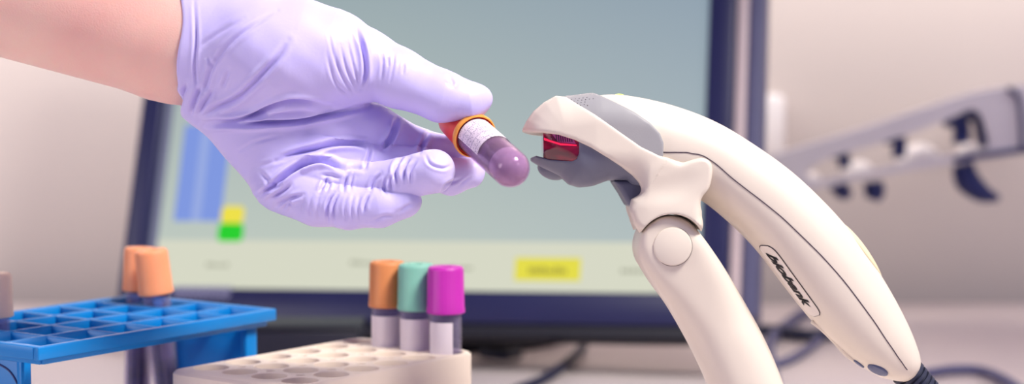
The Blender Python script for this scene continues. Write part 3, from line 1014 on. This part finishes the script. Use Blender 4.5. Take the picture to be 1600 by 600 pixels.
def label_mat():
    m = bpy.data.materials.new('printed_label')
    m.use_nodes = True
    nt = m.node_tree
    b = nt.nodes['Principled BSDF']
    b.inputs['Roughness'].default_value = 0.55
    tc = nt.nodes.new('ShaderNodeTexCoord')
    br_ = nt.nodes.new('ShaderNodeTexBrick')
    br_.inputs['Scale'].default_value = 1.0
    br_.inputs['Color1'].default_value = lin((236, 222, 230))
    br_.inputs['Color2'].default_value = lin((226, 210, 222))
    br_.inputs['Mortar'].default_value = lin((176, 158, 184))
    br_.inputs['Mortar Size'].default_value = 0.008
    br_.inputs['Brick Width'].default_value = 0.62
    br_.inputs['Row Height'].default_value = 0.22
    nt.links.new(tc.outputs['UV'], br_.inputs['Vector'])
    nz = nt.nodes.new('ShaderNodeTexNoise')
    nz.inputs['Scale'].default_value = 34
    mp = nt.nodes.new('ShaderNodeMapping')
    mp.inputs['Scale'].default_value = (1.0, 0.55, 1)
    nt.links.new(tc.outputs['UV'], mp.inputs[0])
    nt.links.new(mp.outputs[0], nz.inputs['Vector'])
    rp = nt.nodes.new('ShaderNodeValToRGB')
    rp.color_ramp.elements[0].position = 0.36
    rp.color_ramp.elements[1].position = 0.44
    rp.color_ramp.elements[0].color = lin((96, 80, 118))
    nt.links.new(nz.outputs['Fac'], rp.inputs[0])
    mx = nt.nodes.new('ShaderNodeMix')
    mx.data_type = 'RGBA'
    mx.blend_type = 'MULTIPLY'
    mx.inputs[0].default_value = 0.8
    nt.links.new(br_.outputs[0], mx.inputs[6])
    nt.links.new(rp.outputs[0], mx.inputs[7])
    nt.links.new(mx.outputs[2], b.inputs['Base Color'])
    return m
# label wraps the side that faces up and towards the viewer
upref = np.array([0.25, -0.35, 1.0])
r1, r2 = gr * 1.008, gr * 1.02
nL = 40
e3 = upref - np.dot(upref, axw) * axw
e3 /= np.linalg.norm(e3)
e4 = np.cross(axw, e3)
VL, FL, UVs = [], [], []
h0, h1 = 0.0012, LEN * 0.58
for rr in (r2, r1):
    for hh in (h0, h1):
        for i in range(nL + 1):
            a = -1.25 + 2.9 * i / nL
            VL.append(A + axw * hh + (e3 * math.cos(a) + e4 * math.sin(a)) * rr)
            UVs.append((i / nL * 1.6, 0.0 if hh == h0 else 1.0))
n1 = nL + 1
for i in range(nL):
    FL.append((i, i + 1, n1 + i + 1, n1 + i))
    FL.append((2 * n1 + i, 3 * n1 + i, 3 * n1 + i + 1, 2 * n1 + i + 1))
    FL.append((i, 2 * n1 + i, 2 * n1 + i + 1, i + 1))
    FL.append((n1 + i, n1 + i + 1, 3 * n1 + i + 1, 3 * n1 + i))
FL += [(0, n1, 3 * n1, 2 * n1), (nL, 2 * n1 + nL, 3 * n1 + nL, n1 + nL)]
lab = mesh('paper_label', VL, FL, label_mat(), ht, True, sharp=40)
uvl = lab.data.uv_layers.new(name='UVMap')
for lp in lab.data.loops:
    uvl.data[lp.index].uv = UVs[lp.vertex_index]

# ================================================================== SCANNER
scan = thing('barcode_scanner', 'cream handheld barcode scanner with grey jaw and glowing red window on stand', 'barcode scanner', tuple(to_world(L(1000, 280, -60))))
WC = -62.0
stT = [(905, 156), (950, 148), (1000, 153), (1060, 168), (1120, 192), (1180, 228), (1240, 272), (1300, 330), (1345, 385), (1385, 447), (1415, 503), (1432, 545), (1436, 566), (1431, 580), (1426, 587)]
stB = [(930, 262), (965, 280), (1005, 292), (1045, 298), (1092, 311), (1142, 350), (1183, 392), (1226, 448), (1266, 498), (1302, 535), (1340, 568), (1374, 588), (1396, 594), (1408, 596), (1414, 595)]
stb = [84, 90, 93, 92, 90, 87, 84, 82, 79, 74, 66, 54, 42, 28, 14]
NS = 150
def _px(tab):
    return catmull([L(u, v, WC)[:2] for u, v in tab], NS)
TT, BB = _px(stT), _px(stB)
bbd = catmull([(x, 0) for x in stb], NS)[:, 0]
def spow(x, e):
    return np.sign(x) * np.abs(x) ** e
EXP = 0.86
def surf(s, t, off=0.0):
    """point of the near side of the handle: s along 0..1, t from top edge 0 to bottom edge 1"""
    def p(s, t):
        i = np.clip(s, 0, 1) * (NS - 1)
        T = np.array([np.interp(i, np.arange(NS), TT[:, k]) for k in (0, 1)])
        Bq = np.array([np.interp(i, np.arange(NS), BB[:, k]) for k in (0, 1)])
        b = np.interp(i, np.arange(NS), bbd)
        c = 1 - 2 * t
        ph = math.acos(max(-1, min(1, spow(c, 1 / EXP))))
        q = (T + Bq) / 2 + (T - Bq) / 2 * c
        return np.array([q[0], q[1], WC + b * spow(math.sin(ph), EXP)])
    P0 = p(s, t)
    if off:
        du = p(min(1, s + 0.004), t) - p(max(0, s - 0.004), t)
        dv = p(s, min(0.999, t + 0.01)) - p(s, max(0.001, t - 0.01))
        n = np.cross(dv, du)
        n /= np.linalg.norm(n) + 1e-9
        if n[2] < 0:
            n = -n
        P0 = P0 + n * off
    return P0
def pix(P):
    return 800 + P[0] * FPX / (FPX - P[2]), 300 - P[1] * FPX / (FPX - P[2])
TAB = [(s, t, *pix(surf(s, t))) for s in np.linspace(0, 1, 240) for t in np.linspace(0.01, 0.99, 60)]
TABn = np.array(TAB)
def mapuv(u, v):
    i = np.argmin((TABn[:, 2] - u) ** 2 + (TABn[:, 3] - v) ** 2)
    return TABn[i, 0], TABn[i, 1]
NR = 64
V, F = [], []
for k in range(NS):
    for i in range(NR):
        ph = 2 * PI * i / NR
        c, s_ = spow(math.cos(ph), EXP), spow(math.sin(ph), EXP)
        q = (TT[k] + BB[k]) / 2 + (TT[k] - BB[k]) / 2 * c
        V.append((q[0], q[1], WC + bbd[k] * s_))
for k in range(NS - 1):
    for i in range(NR):
        F.append((k * NR + i, (k + 1) * NR + i, (k + 1) * NR + (i + 1) % NR, k * NR + (i + 1) % NR))
F.append(tuple(range(NR)))
F.append(tuple(range(NS * NR - 1, (NS - 1) * NR - 1, -1)))
mesh('handle', to_world(V), F, M['cream'], scan)
seam_uv = catmull([(1036, 238), (1068, 238), (1092, 242), (1115, 253), (1150, 284), (1200, 322), (1260, 376), (1320, 441), (1370, 509), (1402, 556), (1417, 578)], 70)
sp_ = []
for u, v in seam_uv:
    s, t = mapuv(u, v)
    sp_.append((s, t))
sp_ = np.array(sp_)
for _ in range(3):
    sp_[1:-1] = (sp_[:-2] + 2 * sp_[1:-1] + sp_[2:]) / 4
tube('shell_seam', to_world([surf(s, t) for s, t in sp_]), 0.85 * S, M['seam'], scan, n=8, smooth_path=False)
# trigger pad on the back of the handle
def surf_phi(s, ph, off):
    def p(s, ph):
        i = np.clip(s, 0, 1) * (NS - 1)
        T = np.array([np.interp(i, np.arange(NS), TT[:, k]) for k in (0, 1)])
        Bq = np.array([np.interp(i, np.arange(NS), BB[:, k]) for k in (0, 1)])
        b = np.interp(i, np.arange(NS), bbd)
        q = (T + Bq) / 2 + (T - Bq) / 2 * spow(math.cos(ph), EXP)
        return np.array([q[0], q[1], WC + b * spow(math.sin(ph), EXP)])
    n = np.cross(p(s, ph + 0.05) - p(s, ph - 0.05), p(s + 0.01, ph) - p(s - 0.01, ph))
    n /= np.linalg.norm(n)
    c = p(s, ph)
    if np.dot(n, c - p(s, PI / 2) * np.array([1, 1, 0]) - np.array([0, 0, WC])) < 0:
        n = -n
    return c + n * off
sA, sB = mapuv(1320, 348)[0], mapuv(1384, 436)[0]
V, F = [], []
NI, NJ = 40, 16
for i in range(NI + 1):
    e = max(0.02, math.sin(PI * i / NI)) ** 0.45
    for j in range(NJ + 1):
        q = 2 * j / NJ - 1
        V.append(surf_phi(sA + (sB - sA) * i / NI, q * 0.52 * e + 0.0001, -2.0 + 6.2 * e * (1 - abs(q) ** 6 * 0.6)))
for i in range(NI):
    for j in range(NJ):
        k = i * (NJ + 1) + j
        F.append((k, k + 1, k + NJ + 2, k + NJ + 1))
trg = mesh('trigger', to_world(V), F, M['trigger'], scan)
baked(trg, [('SOLIDIFY', dict(thickness=0.0006))])
# badge
cTL, cTR, cBR, cBL = mapuv(1184, 384), mapuv(1206, 384), mapuv(1284, 490), mapuv(1265, 497)
def badge_pt(a, b, off):          # a along 0..1, b from lower edge 0 to upper edge 1
    lo = np.array(cTL) * (1 - a) + np.array(cBL) * a
    hi = np.array(cTR) * (1 - a) + np.array(cBR) * a
    q = lo * (1 - b) + hi * b
    return surf(q[0], min(q[1], 0.985), off)
def badge(name, m, parent, off, g):
    V, F = [], []
    NA_, NB_ = 40, 8
    for i in range(NA_ + 1):
        a = i / NA_
        e = 1 - (abs(2 * a - 1)) ** 14 * 0.55
        a2 = 0.5 + (a - 0.5) * (1 + g * 0.25)
        for j in range(NB_ + 1):
            b = 0.5 + (j / NB_ - 0.5) * e * (1 + g)
            V.append(badge_pt(a2, b, off))
    for i in range(NA_ + 1):
        for j in range(NB_ + 1):
            V.append(V[i * (NB_ + 1) + j] - np.array([0, 0, 3.0]))
    n2 = (NA_ + 1) * (NB_ + 1)
    for i in range(NA_):
        for j in range(NB_):
            q = i * (NB_ + 1) + j
            F.append((q, q + 1, q + NB_ + 2, q + NB_ + 1))
            F.append((n2 + q, n2 + q + NB_ + 1, n2 + q + NB_ + 2, n2 + q + 1))
    for i in range(NA_):
        for j in (0, NB_):
            q = i * (NB_ + 1) + j
            F.append((q, q + NB_ + 1, n2 + q + NB_ + 1, n2 + q))
    for j in range(NB_):
        for i in (0, NA_):
            q = i * (NB_ + 1) + j
            F.append((q, q + 1, n2 + q + 1, n2 + q))
    return mesh(name, to_world(V), F, m, parent, sharp=40)
bdg = badge('badge', M['badge'], scan, 1.6, 0.0)
badge('badge_border', M['seam'], bdg, 0.9, 0.07)
cu = bpy.data.curves.new('lettering', 'FONT')
cu.body = 'biobank'
cu.size = 1.0
cu.shear = 0.35
cu.offset = 0.045
cu.resolution_u = 4
cu.space_character = 0.98
to_ = bpy.data.objects.new('tmp_text', cu)
COL.objects.link(to_)
dg = bpy.context.evaluated_depsgraph_get()
tm = bpy.data.meshes.new_from_object(to_.evaluated_get(dg))
bpy.data.objects.remove(to_)
tv = np.array([v.co[:] for v in tm.vertices])
mn, mxx = tv.min(0), tv.max(0)
nvl = []
for p in tv:
    a = 0.10 + 0.76 * (p[0] - mn[0]) / (mxx[0] - mn[0])
    b = 0.2 + 0.56 * (p[1] - mn[1]) / (mxx[1] - mn[1])
    nvl.append(badge_pt(a, b, 2.3))
W_ = to_world(nvl)
for v_, w_ in zip(tm.vertices, W_):
    v_.co = w_
tm.name = 'lettering'
lt = bpy.data.objects.new('lettering', tm)
COL.objects.link(lt)
tm.materials.clear(); tm.materials.append(M['ink'])
lt.parent = bdg

# plugs near the cord
def plug(name, u, v, r1_, r2_, ang, m, off=0.5):
    s, t = mapuv(u, v)
    p = surf(s, t, off)
    ex = surf(s, t, 20) - surf(s, t, 1)
    ex /= np.linalg.norm(ex)
    tx = np.array([math.cos(ang), -math.sin(ang), 0]); tx -= ex * np.dot(tx, ex); tx /= np.linalg.norm(tx)
    ty = np.cross(ex, tx)
    V, F = [], []
    pr = [(1.0, -4), (1.0, 0.8), (0.93, 1.8), (0.5, 2.3), (0.02, 2.4)]
    for k, (q, h) in enumerate(pr):
        for i in range(28):
            a = 2 * PI * i / 28
            V.append(p + ex * h + tx * math.cos(a) * r1_ * q + ty * math.sin(a) * r2_ * q)
    for k in range(len(pr) - 1):
        for i in range(28):
            F.append((k * 28 + i, k * 28 + (i + 1) % 28, (k + 1) * 28 + (i + 1) % 28, (k + 1) * 28 + i))
    F += [tuple(range(27, -1, -1)), tuple(range(4 * 28, 5 * 28))]
    return mesh(name, to_world(V), F, m, scan, sharp=40)
plug('screw_plug', 1371, 579, 17, 12, math.radians(15), M['button'])
plug('screw_plug', 1341, 569, 10, 6, math.radians(35), M['button'])
# jaw-side rail under the handle
tube('underside_rail', to_world([L(u, v, -50) for u, v in ((1268, 502), (1288, 516), (1306, 534), (1322, 552), (1338, 566))]), [3 * S, 5 * S, 5 * S, 5 * S, 3 * S], M['cream'], scan, n=12, steps=30)
# cord
c0, c1 = L(1415, 578, WC), L(1472, 634, WC - 4)
dirc = c1 - c0
prof = []
Lc = float(np.linalg.norm(dirc)) * S
x = 0.0
nrib = 9
for i in range(nrib):
    rr = (27 - 1.0 * i) * S
    h0_ = Lc * i / nrib
    h1_ = Lc * (i + 0.55) / nrib
    h2_ = Lc * (i + 1) / nrib
    prof += [(rr, h0_), (rr, h1_), (rr * 0.78, h1_ + Lc * 0.04 / nrib), (rr * 0.78, h2_ - Lc * 0.04 / nrib)]
prof = [(0.0003, 0)] + prof + [(0.0003, Lc)]
lathe('strain_relief', prof, to_world(c0), to_world(c1) - to_world(c0), M['rubber'], scan, n=32, closed=False)
e_ = to_world(c1)
tube('cord', [e_ - 0.002 * np.array([0.7, 0, -0.7]), e_ + np.array([0.018, 0.004, -0.022]), e_ + np.array([0.042, 0.03, -0.055]), np.array([e_[0] + 0.06, e_[1] + 0.09, DESK + 0.004]), np.array([e_[0] + 0.10, e_[1] + 0.25, DESK + 0.004])], 0.0027, M['rubber'], scan, n=12)

# ---- head
def hbv(b0, b1):
    x0, x1 = (822 - 800), (930 - 800)
    return lambda X: b0 + (b1 - b0) * np.sqrt(np.clip((X - x0) / (x1 - x0), 0, 1))
head_out = [(818, 204), (824, 190), (834, 177), (850, 163), (868, 153), (890, 153), (935, 147), (975, 149), (1020, 157), (1060, 168), (1075, 200), (1070, 250), (1040, 290), (1005, 320), (985, 300), (975, 286), (950, 285), (925, 294), (905, 296), (888, 291), (872, 277), (845, 264), (828, 254), (822, 246), (826, 235)]
HP = {}
lo_h, hi_h = (-10, -60, -190), (330, 170, 90)
def region(pts, d, r_edge, b0=78, b1=100, rr=52, smooth=None, wref=WC):
    """part of the head: the common rounded volume, grown by d, inside a side outline"""
    base = slab(head_out, WC, hbv(b0, b1), rr, wref=WC)
    Q = [L(u, v, wref)[:2] for u, v in pts]
    if smooth:
        Q = catmull(Q, smooth, closed=True)
    g = poly2(Q)
    def f(X, Y, Z):
        return smax(base(X, Y, Z) - d, g(X, Y) + 0 * Z, r_edge)
    return f
NEARW = 10
hood_pts = [(814, 203), (822, 188), (833, 172), (850, 158), (868, 148), (884, 150), (901, 162), (929, 180), (960, 202), (1000, 230), (1033, 246), (1056, 256), (1040, 300), (1016, 306), (1003, 291), (987, 274), (970, 261), (950, 248), (922, 231), (897, 219), (872, 211), (850, 208), (832, 207)]
hood_f = region(hood_pts, 4.0, 5, wref=NEARW)
panel_pts = [(880, 150), (900, 140), (918, 138), (934, 147), (958, 159), (990, 176), (1014, 193), (1029, 209), (1035, 224), (1034, 250), (1000, 240), (960, 212), (925, 188), (897, 170)]
implicit('collar_panel', region(panel_pts, 1.5, 3, wref=NEARW), lo_h, hi_h, 2.6, M['grey'], scan, subdiv=0, it=3)
jaw_pts = [(826, 247), (838, 243), (860, 249), (893, 252), (900, 249), (904, 240), (904, 224), (900, 214), (890, 210), (880, 205), (930, 215), (1000, 250), (1030, 290), (1010, 292), (975, 286), (950, 284), (925, 294), (905, 296), (888, 291), (880, 281), (862, 271), (845, 264), (832, 257)]
implicit('jaw', region(jaw_pts, -3.0, 4, b0=74, wref=NEARW), lo_h, hi_h, 2.6, M['jaw'], scan, subdiv=0, it=3)
# far lobe of the jaw seen beneath the lip
implicit('jaw_lobe', ellip(L(862, 266, WC - 40), (24, 15, 34), -0.35), (20, 0, -160), (110, 70, -40), 3, M['jaw'], scan)
# window block
wm = bpy.data.materials.new('red_scan_window')
wm.use_nodes = True
nt = wm.node_tree
b = nt.nodes['Principled BSDF']
b.inputs['Base Color'].default_value = lin((84, 6, 34))
b.inputs['Roughness'].default_value = 0.12
b.inputs['Coat Weight'].default_value = 0.6
tc = nt.nodes.new('ShaderNodeTexCoord')
nz = nt.nodes.new('ShaderNodeTexNoise')
nz.inputs['Scale'].default_value = 130
mp = nt.nodes.new('ShaderNodeMapping'); mp.inputs['Scale'].default_value = (0.6, 0.6, 2.2)
nt.links.new(tc.outputs['Object'], mp.inputs[0]); nt.links.new(mp.outputs[0], nz.inputs['Vector'])
rp = nt.nodes.new('ShaderNodeValToRGB')
rp.color_ramp.elements[0].position = 0.45; rp.color_ramp.elements[0].color = (0.03, 0.0, 0.006, 1)
rp.color_ramp.elements[1].position = 0.72; rp.color_ramp.elements[1].color = lin((225, 20, 70))
nt.links.new(nz.outputs['Fac'], rp.inputs[0]); nt.links.new(rp.outputs[0], b.inputs['Emission Color'])
b.inputs['Emission Strength'].default_value = 0.3
win_pts = [(848, 205), (872, 206), (895, 210), (906, 220), (907, 245), (895, 256), (850, 256), (848, 230)]
wn = implicit('scan_window', region(win_pts, -8.0, 3, b0=84, wref=NEARW), lo_h, hi_h, 2.6, wm, scan, it=3)
# glowing painted reflection of the tube's barcode, and the red line of light
WZ = None
def near_face(u, v, off):
    base = slab(head_out, WC, hbv(84, 100), 52, wref=WC)
    ws = np.arange(80, -60, -0.5)
    k = (FPX - ws) / FPX
    d = base((u - 800) * k, (300 - v) * k, ws) + 8.0
    h = np.argmax(d < 0) if (d < 0).any() else 160
    return L(u, v, ws[h] + off)
def decal(name, quads, m, parent, off, nu=6):
    V, F = [], []
    for (u0, v0, u1, v1, u2, v2, u3, v3) in quads:
        q = len(V)
        c = [(u0, v0), (u1, v1), (u2, v2), (u3, v3)]
        G = []
        for i in range(nu + 1):
            for j in range(3):
                a, b_ = i / nu, j / 2
                u = (c[0][0] * (1 - a) + c[1][0] * a) * (1 - b_) + (c[3][0] * (1 - a) + c[2][0] * a) * b_
                v = (c[0][1] * (1 - a) + c[1][1] * a) * (1 - b_) + (c[3][1] * (1 - a) + c[2][1] * a) * b_
                G.append(near_face(u, v, off))
        back = [g - np.array([0, 0, 1.6]) for g in G]
        V += G + back
        n = len(G)
        for i in range(nu):
            for j in range(2):
                k = i * 3 + j
                F.append((q + k, q + k + 1, q + k + 4, q + k + 3))
                F.append((q + n + k, q + n + k + 3, q + n + k + 4, q + n + k + 1))
        for i in range(nu):
            for j in (0, 2):
                k = i * 3 + j
                F.append((q + k, q + k + 3, q + n + k + 3, q + n + k))
        for j in range(2):
            for i in (0, nu):
                k = i * 3 + j
                F.append((q + k, q + k + 1, q + n + k + 1, q + n + k))
    return mesh(name, to_world(V), F, m, parent, False)
pk = emitter('label_reflection_glow', (170, 60, 130), 0.55)
pl = decal('label_reflection', [(862, 209, 893, 212, 900, 225, 872, 222)], pk, wn, 0.6)
decal('reflected_bars', [(868 + 3.4 * i, 210, 869.6 + 3.4 * i, 210.3, 870.8 + 3.4 * i, 221.8, 869.2 + 3.4 * i, 221.5) for i in range(8)], M['ink'], wn, 1.4, 2)
rm = emitter('red_led_line', (255, 30, 80), 1.2)
decal('light_line', [(850, 215, 860, 219, 860, 222, 850, 219), (860, 219, 876, 224, 876, 227, 860, 222), (876, 224, 901, 226, 901, 228, 876, 227)], rm, wn, 1.5)
# indicator light, grille
implicit('indicator_light', ellip(L(967, 150, WC), (9, 3.2, 16)), (140, 130, -90), (200, 170, -30), 1.5, M['led'], scan)
V, F = [], []
base = slab(head_out, WC, hbv(78, 100), 52, wref=WC)
rows = [[(893, 155.5), (899, 154.5), (905, 153.8), (911, 153.2), (917, 152.6)], [(897, 158.2), (903, 157.2), (909, 156.4), (915, 155.8), (921, 155.0), (927, 154.4)], [(902, 161.4), (908, 160.4), (914, 159.4)], [(907, 164.4), (913, 163.4), (918, 164.8)]]
for row in rows:
    for (u, v) in row:
        ws = np.arange(60, -70, -0.5)
        kk_ = (FPX - ws) / FPX
        d_ = base((u - 800) * kk_, (300 - v) * kk_, ws) - 1.5
        if (d_ < 0).any():
            P = L(u, v, ws[np.argmax(d_ < 0)])
            if True:
                q = len(V)
                for i in range(6):
                    for j in range(8):
                        th, ph = PI * (i + 0.5) / 6, 2 * PI * j / 8
                        V.append(P + 0.95 * np.array([math.sin(th) * math.cos(ph), math.sin(th) * math.sin(ph) * 0.8, math.cos(th)]))
                for i in range(5):
                    for j in range(8):
                        F.append((q + i * 8 + j, q + i * 8 + (j + 1) % 8, q + (i + 1) * 8 + (j + 1) % 8, q + (i + 1) * 8 + j))
mesh('speaker_holes', to_world(V), F, M['seam'], scan)

# ================================================================== STAND
stand = thing('scanner_stand', 'cream curved stand pole with round hinge cradling the barcode scanner', 'scanner stand', tuple(to_world(L(1150, 960, WC))))
stand.location.z = DESK
ear_pts = [(1008, 300), (1012, 280), (1020, 262), (1036, 252), (1060, 256), (1080, 250), (1096, 247), (1107, 251), (1112, 262), (1111, 280), (1106, 296), (1095, 309), (1090, 320), (1088, 338), (1090, 352), (1060, 345), (1030, 345), (1005, 356), (994, 348), (989, 337), (988, 326), (1000, 312)]
neck_pts = [(984, 312), (1002, 306), (1030, 312), (1078, 318), (1087, 330), (1089, 366), (1060, 385), (1030, 385), (998, 366), (991, 340), (984, 324)]
ear = slab(ear_pts, 27, 9, 7, wref=22, smooth=70)
earf = slab(ear_pts, 2 * WC - 27, 9, 7, wref=2 * WC - 27, smooth=70)
neck = slab(neck_pts, WC, 90, 22, wref=WC + 10)
dish = ellip(L(1062, 290, 66), (54, 26, 30), math.radians(22))
jc = L(1042, 386, WC)
def cradle_f(X, Y, Z):
    a = smin(ear(X, Y, Z), neck(X, Y, Z), 30)
    a = smin(a, smin(earf(X, Y, Z), neck(X, Y, Z), 30), 0)
    a = smin(a, hood_f(X, Y, Z), 16)
    a = smax(a, -dish(X, Y, Z), 10)
    r = np.sqrt((X - jc[0]) ** 2 + (Y - jc[1]) ** 2) - 53.6
    a = smax(a, -(r + 0 * Z), 2.0)
    return a
_p0, _p1 = L(1004, 303, 30)[:2], L(1044, 240, 30)[:2]
_nn = np.array([-(_p1 - _p0)[1], (_p1 - _p0)[0]]); _nn /= np.linalg.norm(_nn)   # towards the nose
def side_f(X, Y, Z):
    return (X - _p0[0]) * _nn[0] + (Y - _p0[1]) * _nn[1]
implicit('hood', lambda X, Y, Z: np.maximum(cradle_f(X, Y, Z), -side_f(X, Y, Z) - 5), (-10, -60, -190), (330, 170, 90), 2.6, M['cream'], scan, it=3)
implicit('cradle', lambda X, Y, Z: np.maximum(cradle_f(X, Y, Z), side_f(X, Y, Z) - 1), (160, -100, -180), (330, 80, 70), 2.6, M['cream'], stand, it=3)
blk = slab([(955, 282), (1012, 282), (1014, 306), (990, 326), (978, 320), (968, 302)], WC, 60, 8, wref=WC)
implicit('cradle_lining', blk, (140, -50, -140), (225, 40, 20), 2.6, M['jaw'], stand)
# pole
pole_c = [(1042, 386, 52), (1060, 412, 54), (1085, 447, 54), (1112, 492, 55), (1138, 540, 56), (1160, 590, 57), (1180, 650, 58), (1196, 730, 60), (1206, 820, 63), (1212, 900, 68)]
PC = catmull([tuple(L(u, v, WC)) + (r,) for u, v, r in pole_c], 90)
V, F = [], []
Tg = np.gradient(PC[:, :2], axis=0)
npr, ncap = 96, 40
t0 = Tg[0] / np.linalg.norm(Tg[0])
rowsP = []
for k in range(ncap):
    a = (PI / 2) * (1 - k / ncap)
    q = max(0.03, math.cos(a))
    rowsP.append((PC[0, :2] - t0 * 52 * math.sin(a), t0, 52 * q, q, 0.0))
for k in range(len(PC)):
    rowsP.append((PC[k, :2], Tg[k] / np.linalg.norm(Tg[k]), PC[k, 3], 1.0, k / 36))
for (c, t, r, q, d) in rowsP:
    nn = np.array([-t[1], t[0]])
    e = min(1.0, d)
    e = e * e * (3 - 2 * e)
    bd_ = (92 - 26 * e) * (1 - (1 - q) ** 7 * 0.5) * (0.55 + 0.45 * min(1, q * 6)) if q < 1 else 92 - 26 * e
    p_ = 6.0 - 3.7 * e            # squareness of the section: boxy hinge housing melting into a round pole
    for i in range(npr):
        a = 2 * PI * i / npr
        ca, sa = math.cos(a), math.sin(a)
        k_ = (abs(ca) ** p_ + abs(sa) ** p_) ** (-1 / p_)
        V.append((c[0] + nn[0] * r * ca * k_, c[1] + nn[1] * r * ca * k_, WC + bd_ * sa * k_))
for k in range(len(rowsP) - 1):
    for i in range(npr):
        F.append((k * npr + i, k * npr + (i + 1) % npr, (k + 1) * npr + (i + 1) % npr, (k + 1) * npr + i))
F.append(tuple(range(npr - 1, -1, -1)))
F.append(tuple(range((len(rowsP) - 1) * npr, len(rowsP) * npr)))
mesh('pole', to_world(V), F, M['cream'], stand)
dc = to_world(L(1051, 385, 29))
bk = -FWD
lathe('hinge_disc', [(0.0003, -0.012), (30 * S, -0.012), (30 * S, 0.0003), (29 * S, 0.0008), (26.5 * S, 0.0011), (0.0003, 0.0013)], dc, bk, M['cream'], stand, n=64)
lathe('hinge_gap', [(0.0003, -0.012), (30.9 * S, -0.012), (30.9 * S, -0.0001), (30.4 * S, 0.0001), (0.0003, 0.0002)], dc, bk, M['seam'], stand, n=64)
bc = to_world(L(1212, 900, WC)); bc[2] = DESK
lathe('base', [(0.0003, 0), (0.066, 0), (0.068, 0.003), (0.064, 0.010), (0.030, 0.020), (0.0185, 0.040), (0.0003, 0.040)], bc, (0, 0, 1), M['cream'], stand, n=64)

# ================================================================== LIGHT
def area(name, loc, target, size, power, col, sizey=None):
    l = bpy.data.lights.new(name, 'AREA')
    l.energy = power
    l.color = col
    l.shape = 'RECTANGLE'
    l.size = size
    l.size_y = sizey or size
    o = bpy.data.objects.new(name, l)
    COL.objects.link(o)
    o.location = loc
    d = Vector(target) - Vector(loc)
    o.rotation_euler = d.to_track_quat('-Z', 'Y').to_euler()
    return o
area('right_fill_light', (1.5, -0.5, 1.75), (0.1, 0.75, 0.95), 0.6, 4.5, (1.0, 0.95, 0.91))  # added soft fill from the right front, no actual window
def spot(name, loc, target, power, col, ang, blend, size):
    l = bpy.data.lights.new(name, 'SPOT')
    l.energy = power
    l.color = col
    l.spot_size = math.radians(ang)
    l.spot_blend = blend
    l.shadow_soft_size = size
    o = bpy.data.objects.new(name, l)
    COL.objects.link(o)
    o.location = loc
    o.rotation_euler = (Vector(target) - Vector(loc)).to_track_quat('-Z', 'Y').to_euler()
    return o
spot('key_spotlight', (0.56, 0.34, 1.84), (-0.09, 0.74, 0.94), 92, (1.0, 0.95, 0.88), 68, 0.7, 0.17)  # unseen key light, cone limited so the far wall stays darker
area('left_fill_light', (-1.4, 0.1, 1.25), (-0.2, 0.78, 0.86), 0.6, 7, (1.0, 0.93, 0.88))  # added low fill reaching under the forearm to the left tubes
strip = area('wall_wash_fill', (0.1, 1.30, 1.36), (0.1, WALL_Y + 0.3, 1.46), 2.6, 21, (1.0, 0.93, 0.86), 0.12)  # unseen strip added above the view to grade the back wall

w = bpy.data.worlds.new('room_ambient')
SC.world = w
w.use_nodes = True
bg = w.node_tree.nodes['Background']
bg.inputs['Color'].default_value = (0.40, 0.37, 0.92, 1)
bg.inputs['Strength'].default_value = 0.35

# ================================================================== CAMERA
cd = bpy.data.cameras.new('camera')
cam = bpy.data.objects.new('camera', cd)
COL.objects.link(cam)
cam.location = tuple(CAM)
cam.rotation_euler = (math.radians(90) - PITCH, 0, 0)
cd.sensor_width = 36
cd.lens = FPX / 1600 * 36
cd.clip_start = 0.02
cd.dof.use_dof = True
cd.dof.focus_distance = FOCUS - 0.002
cd.dof.aperture_fstop = 7.0
cd.dof.aperture_blades = 0
SC.camera = cam
SC.view_settings.view_transform = 'Standard'
SC.view_settings.look = 'None'
SC.view_settings.exposure = 0.0
SC.view_settings.gamma = 1.0
SC.view_settings.use_curve_mapping = False
SC.cycles.use_denoising = True
SC.cycles.max_bounces = 10
SC.cycles.transparent_max_bounces = 12
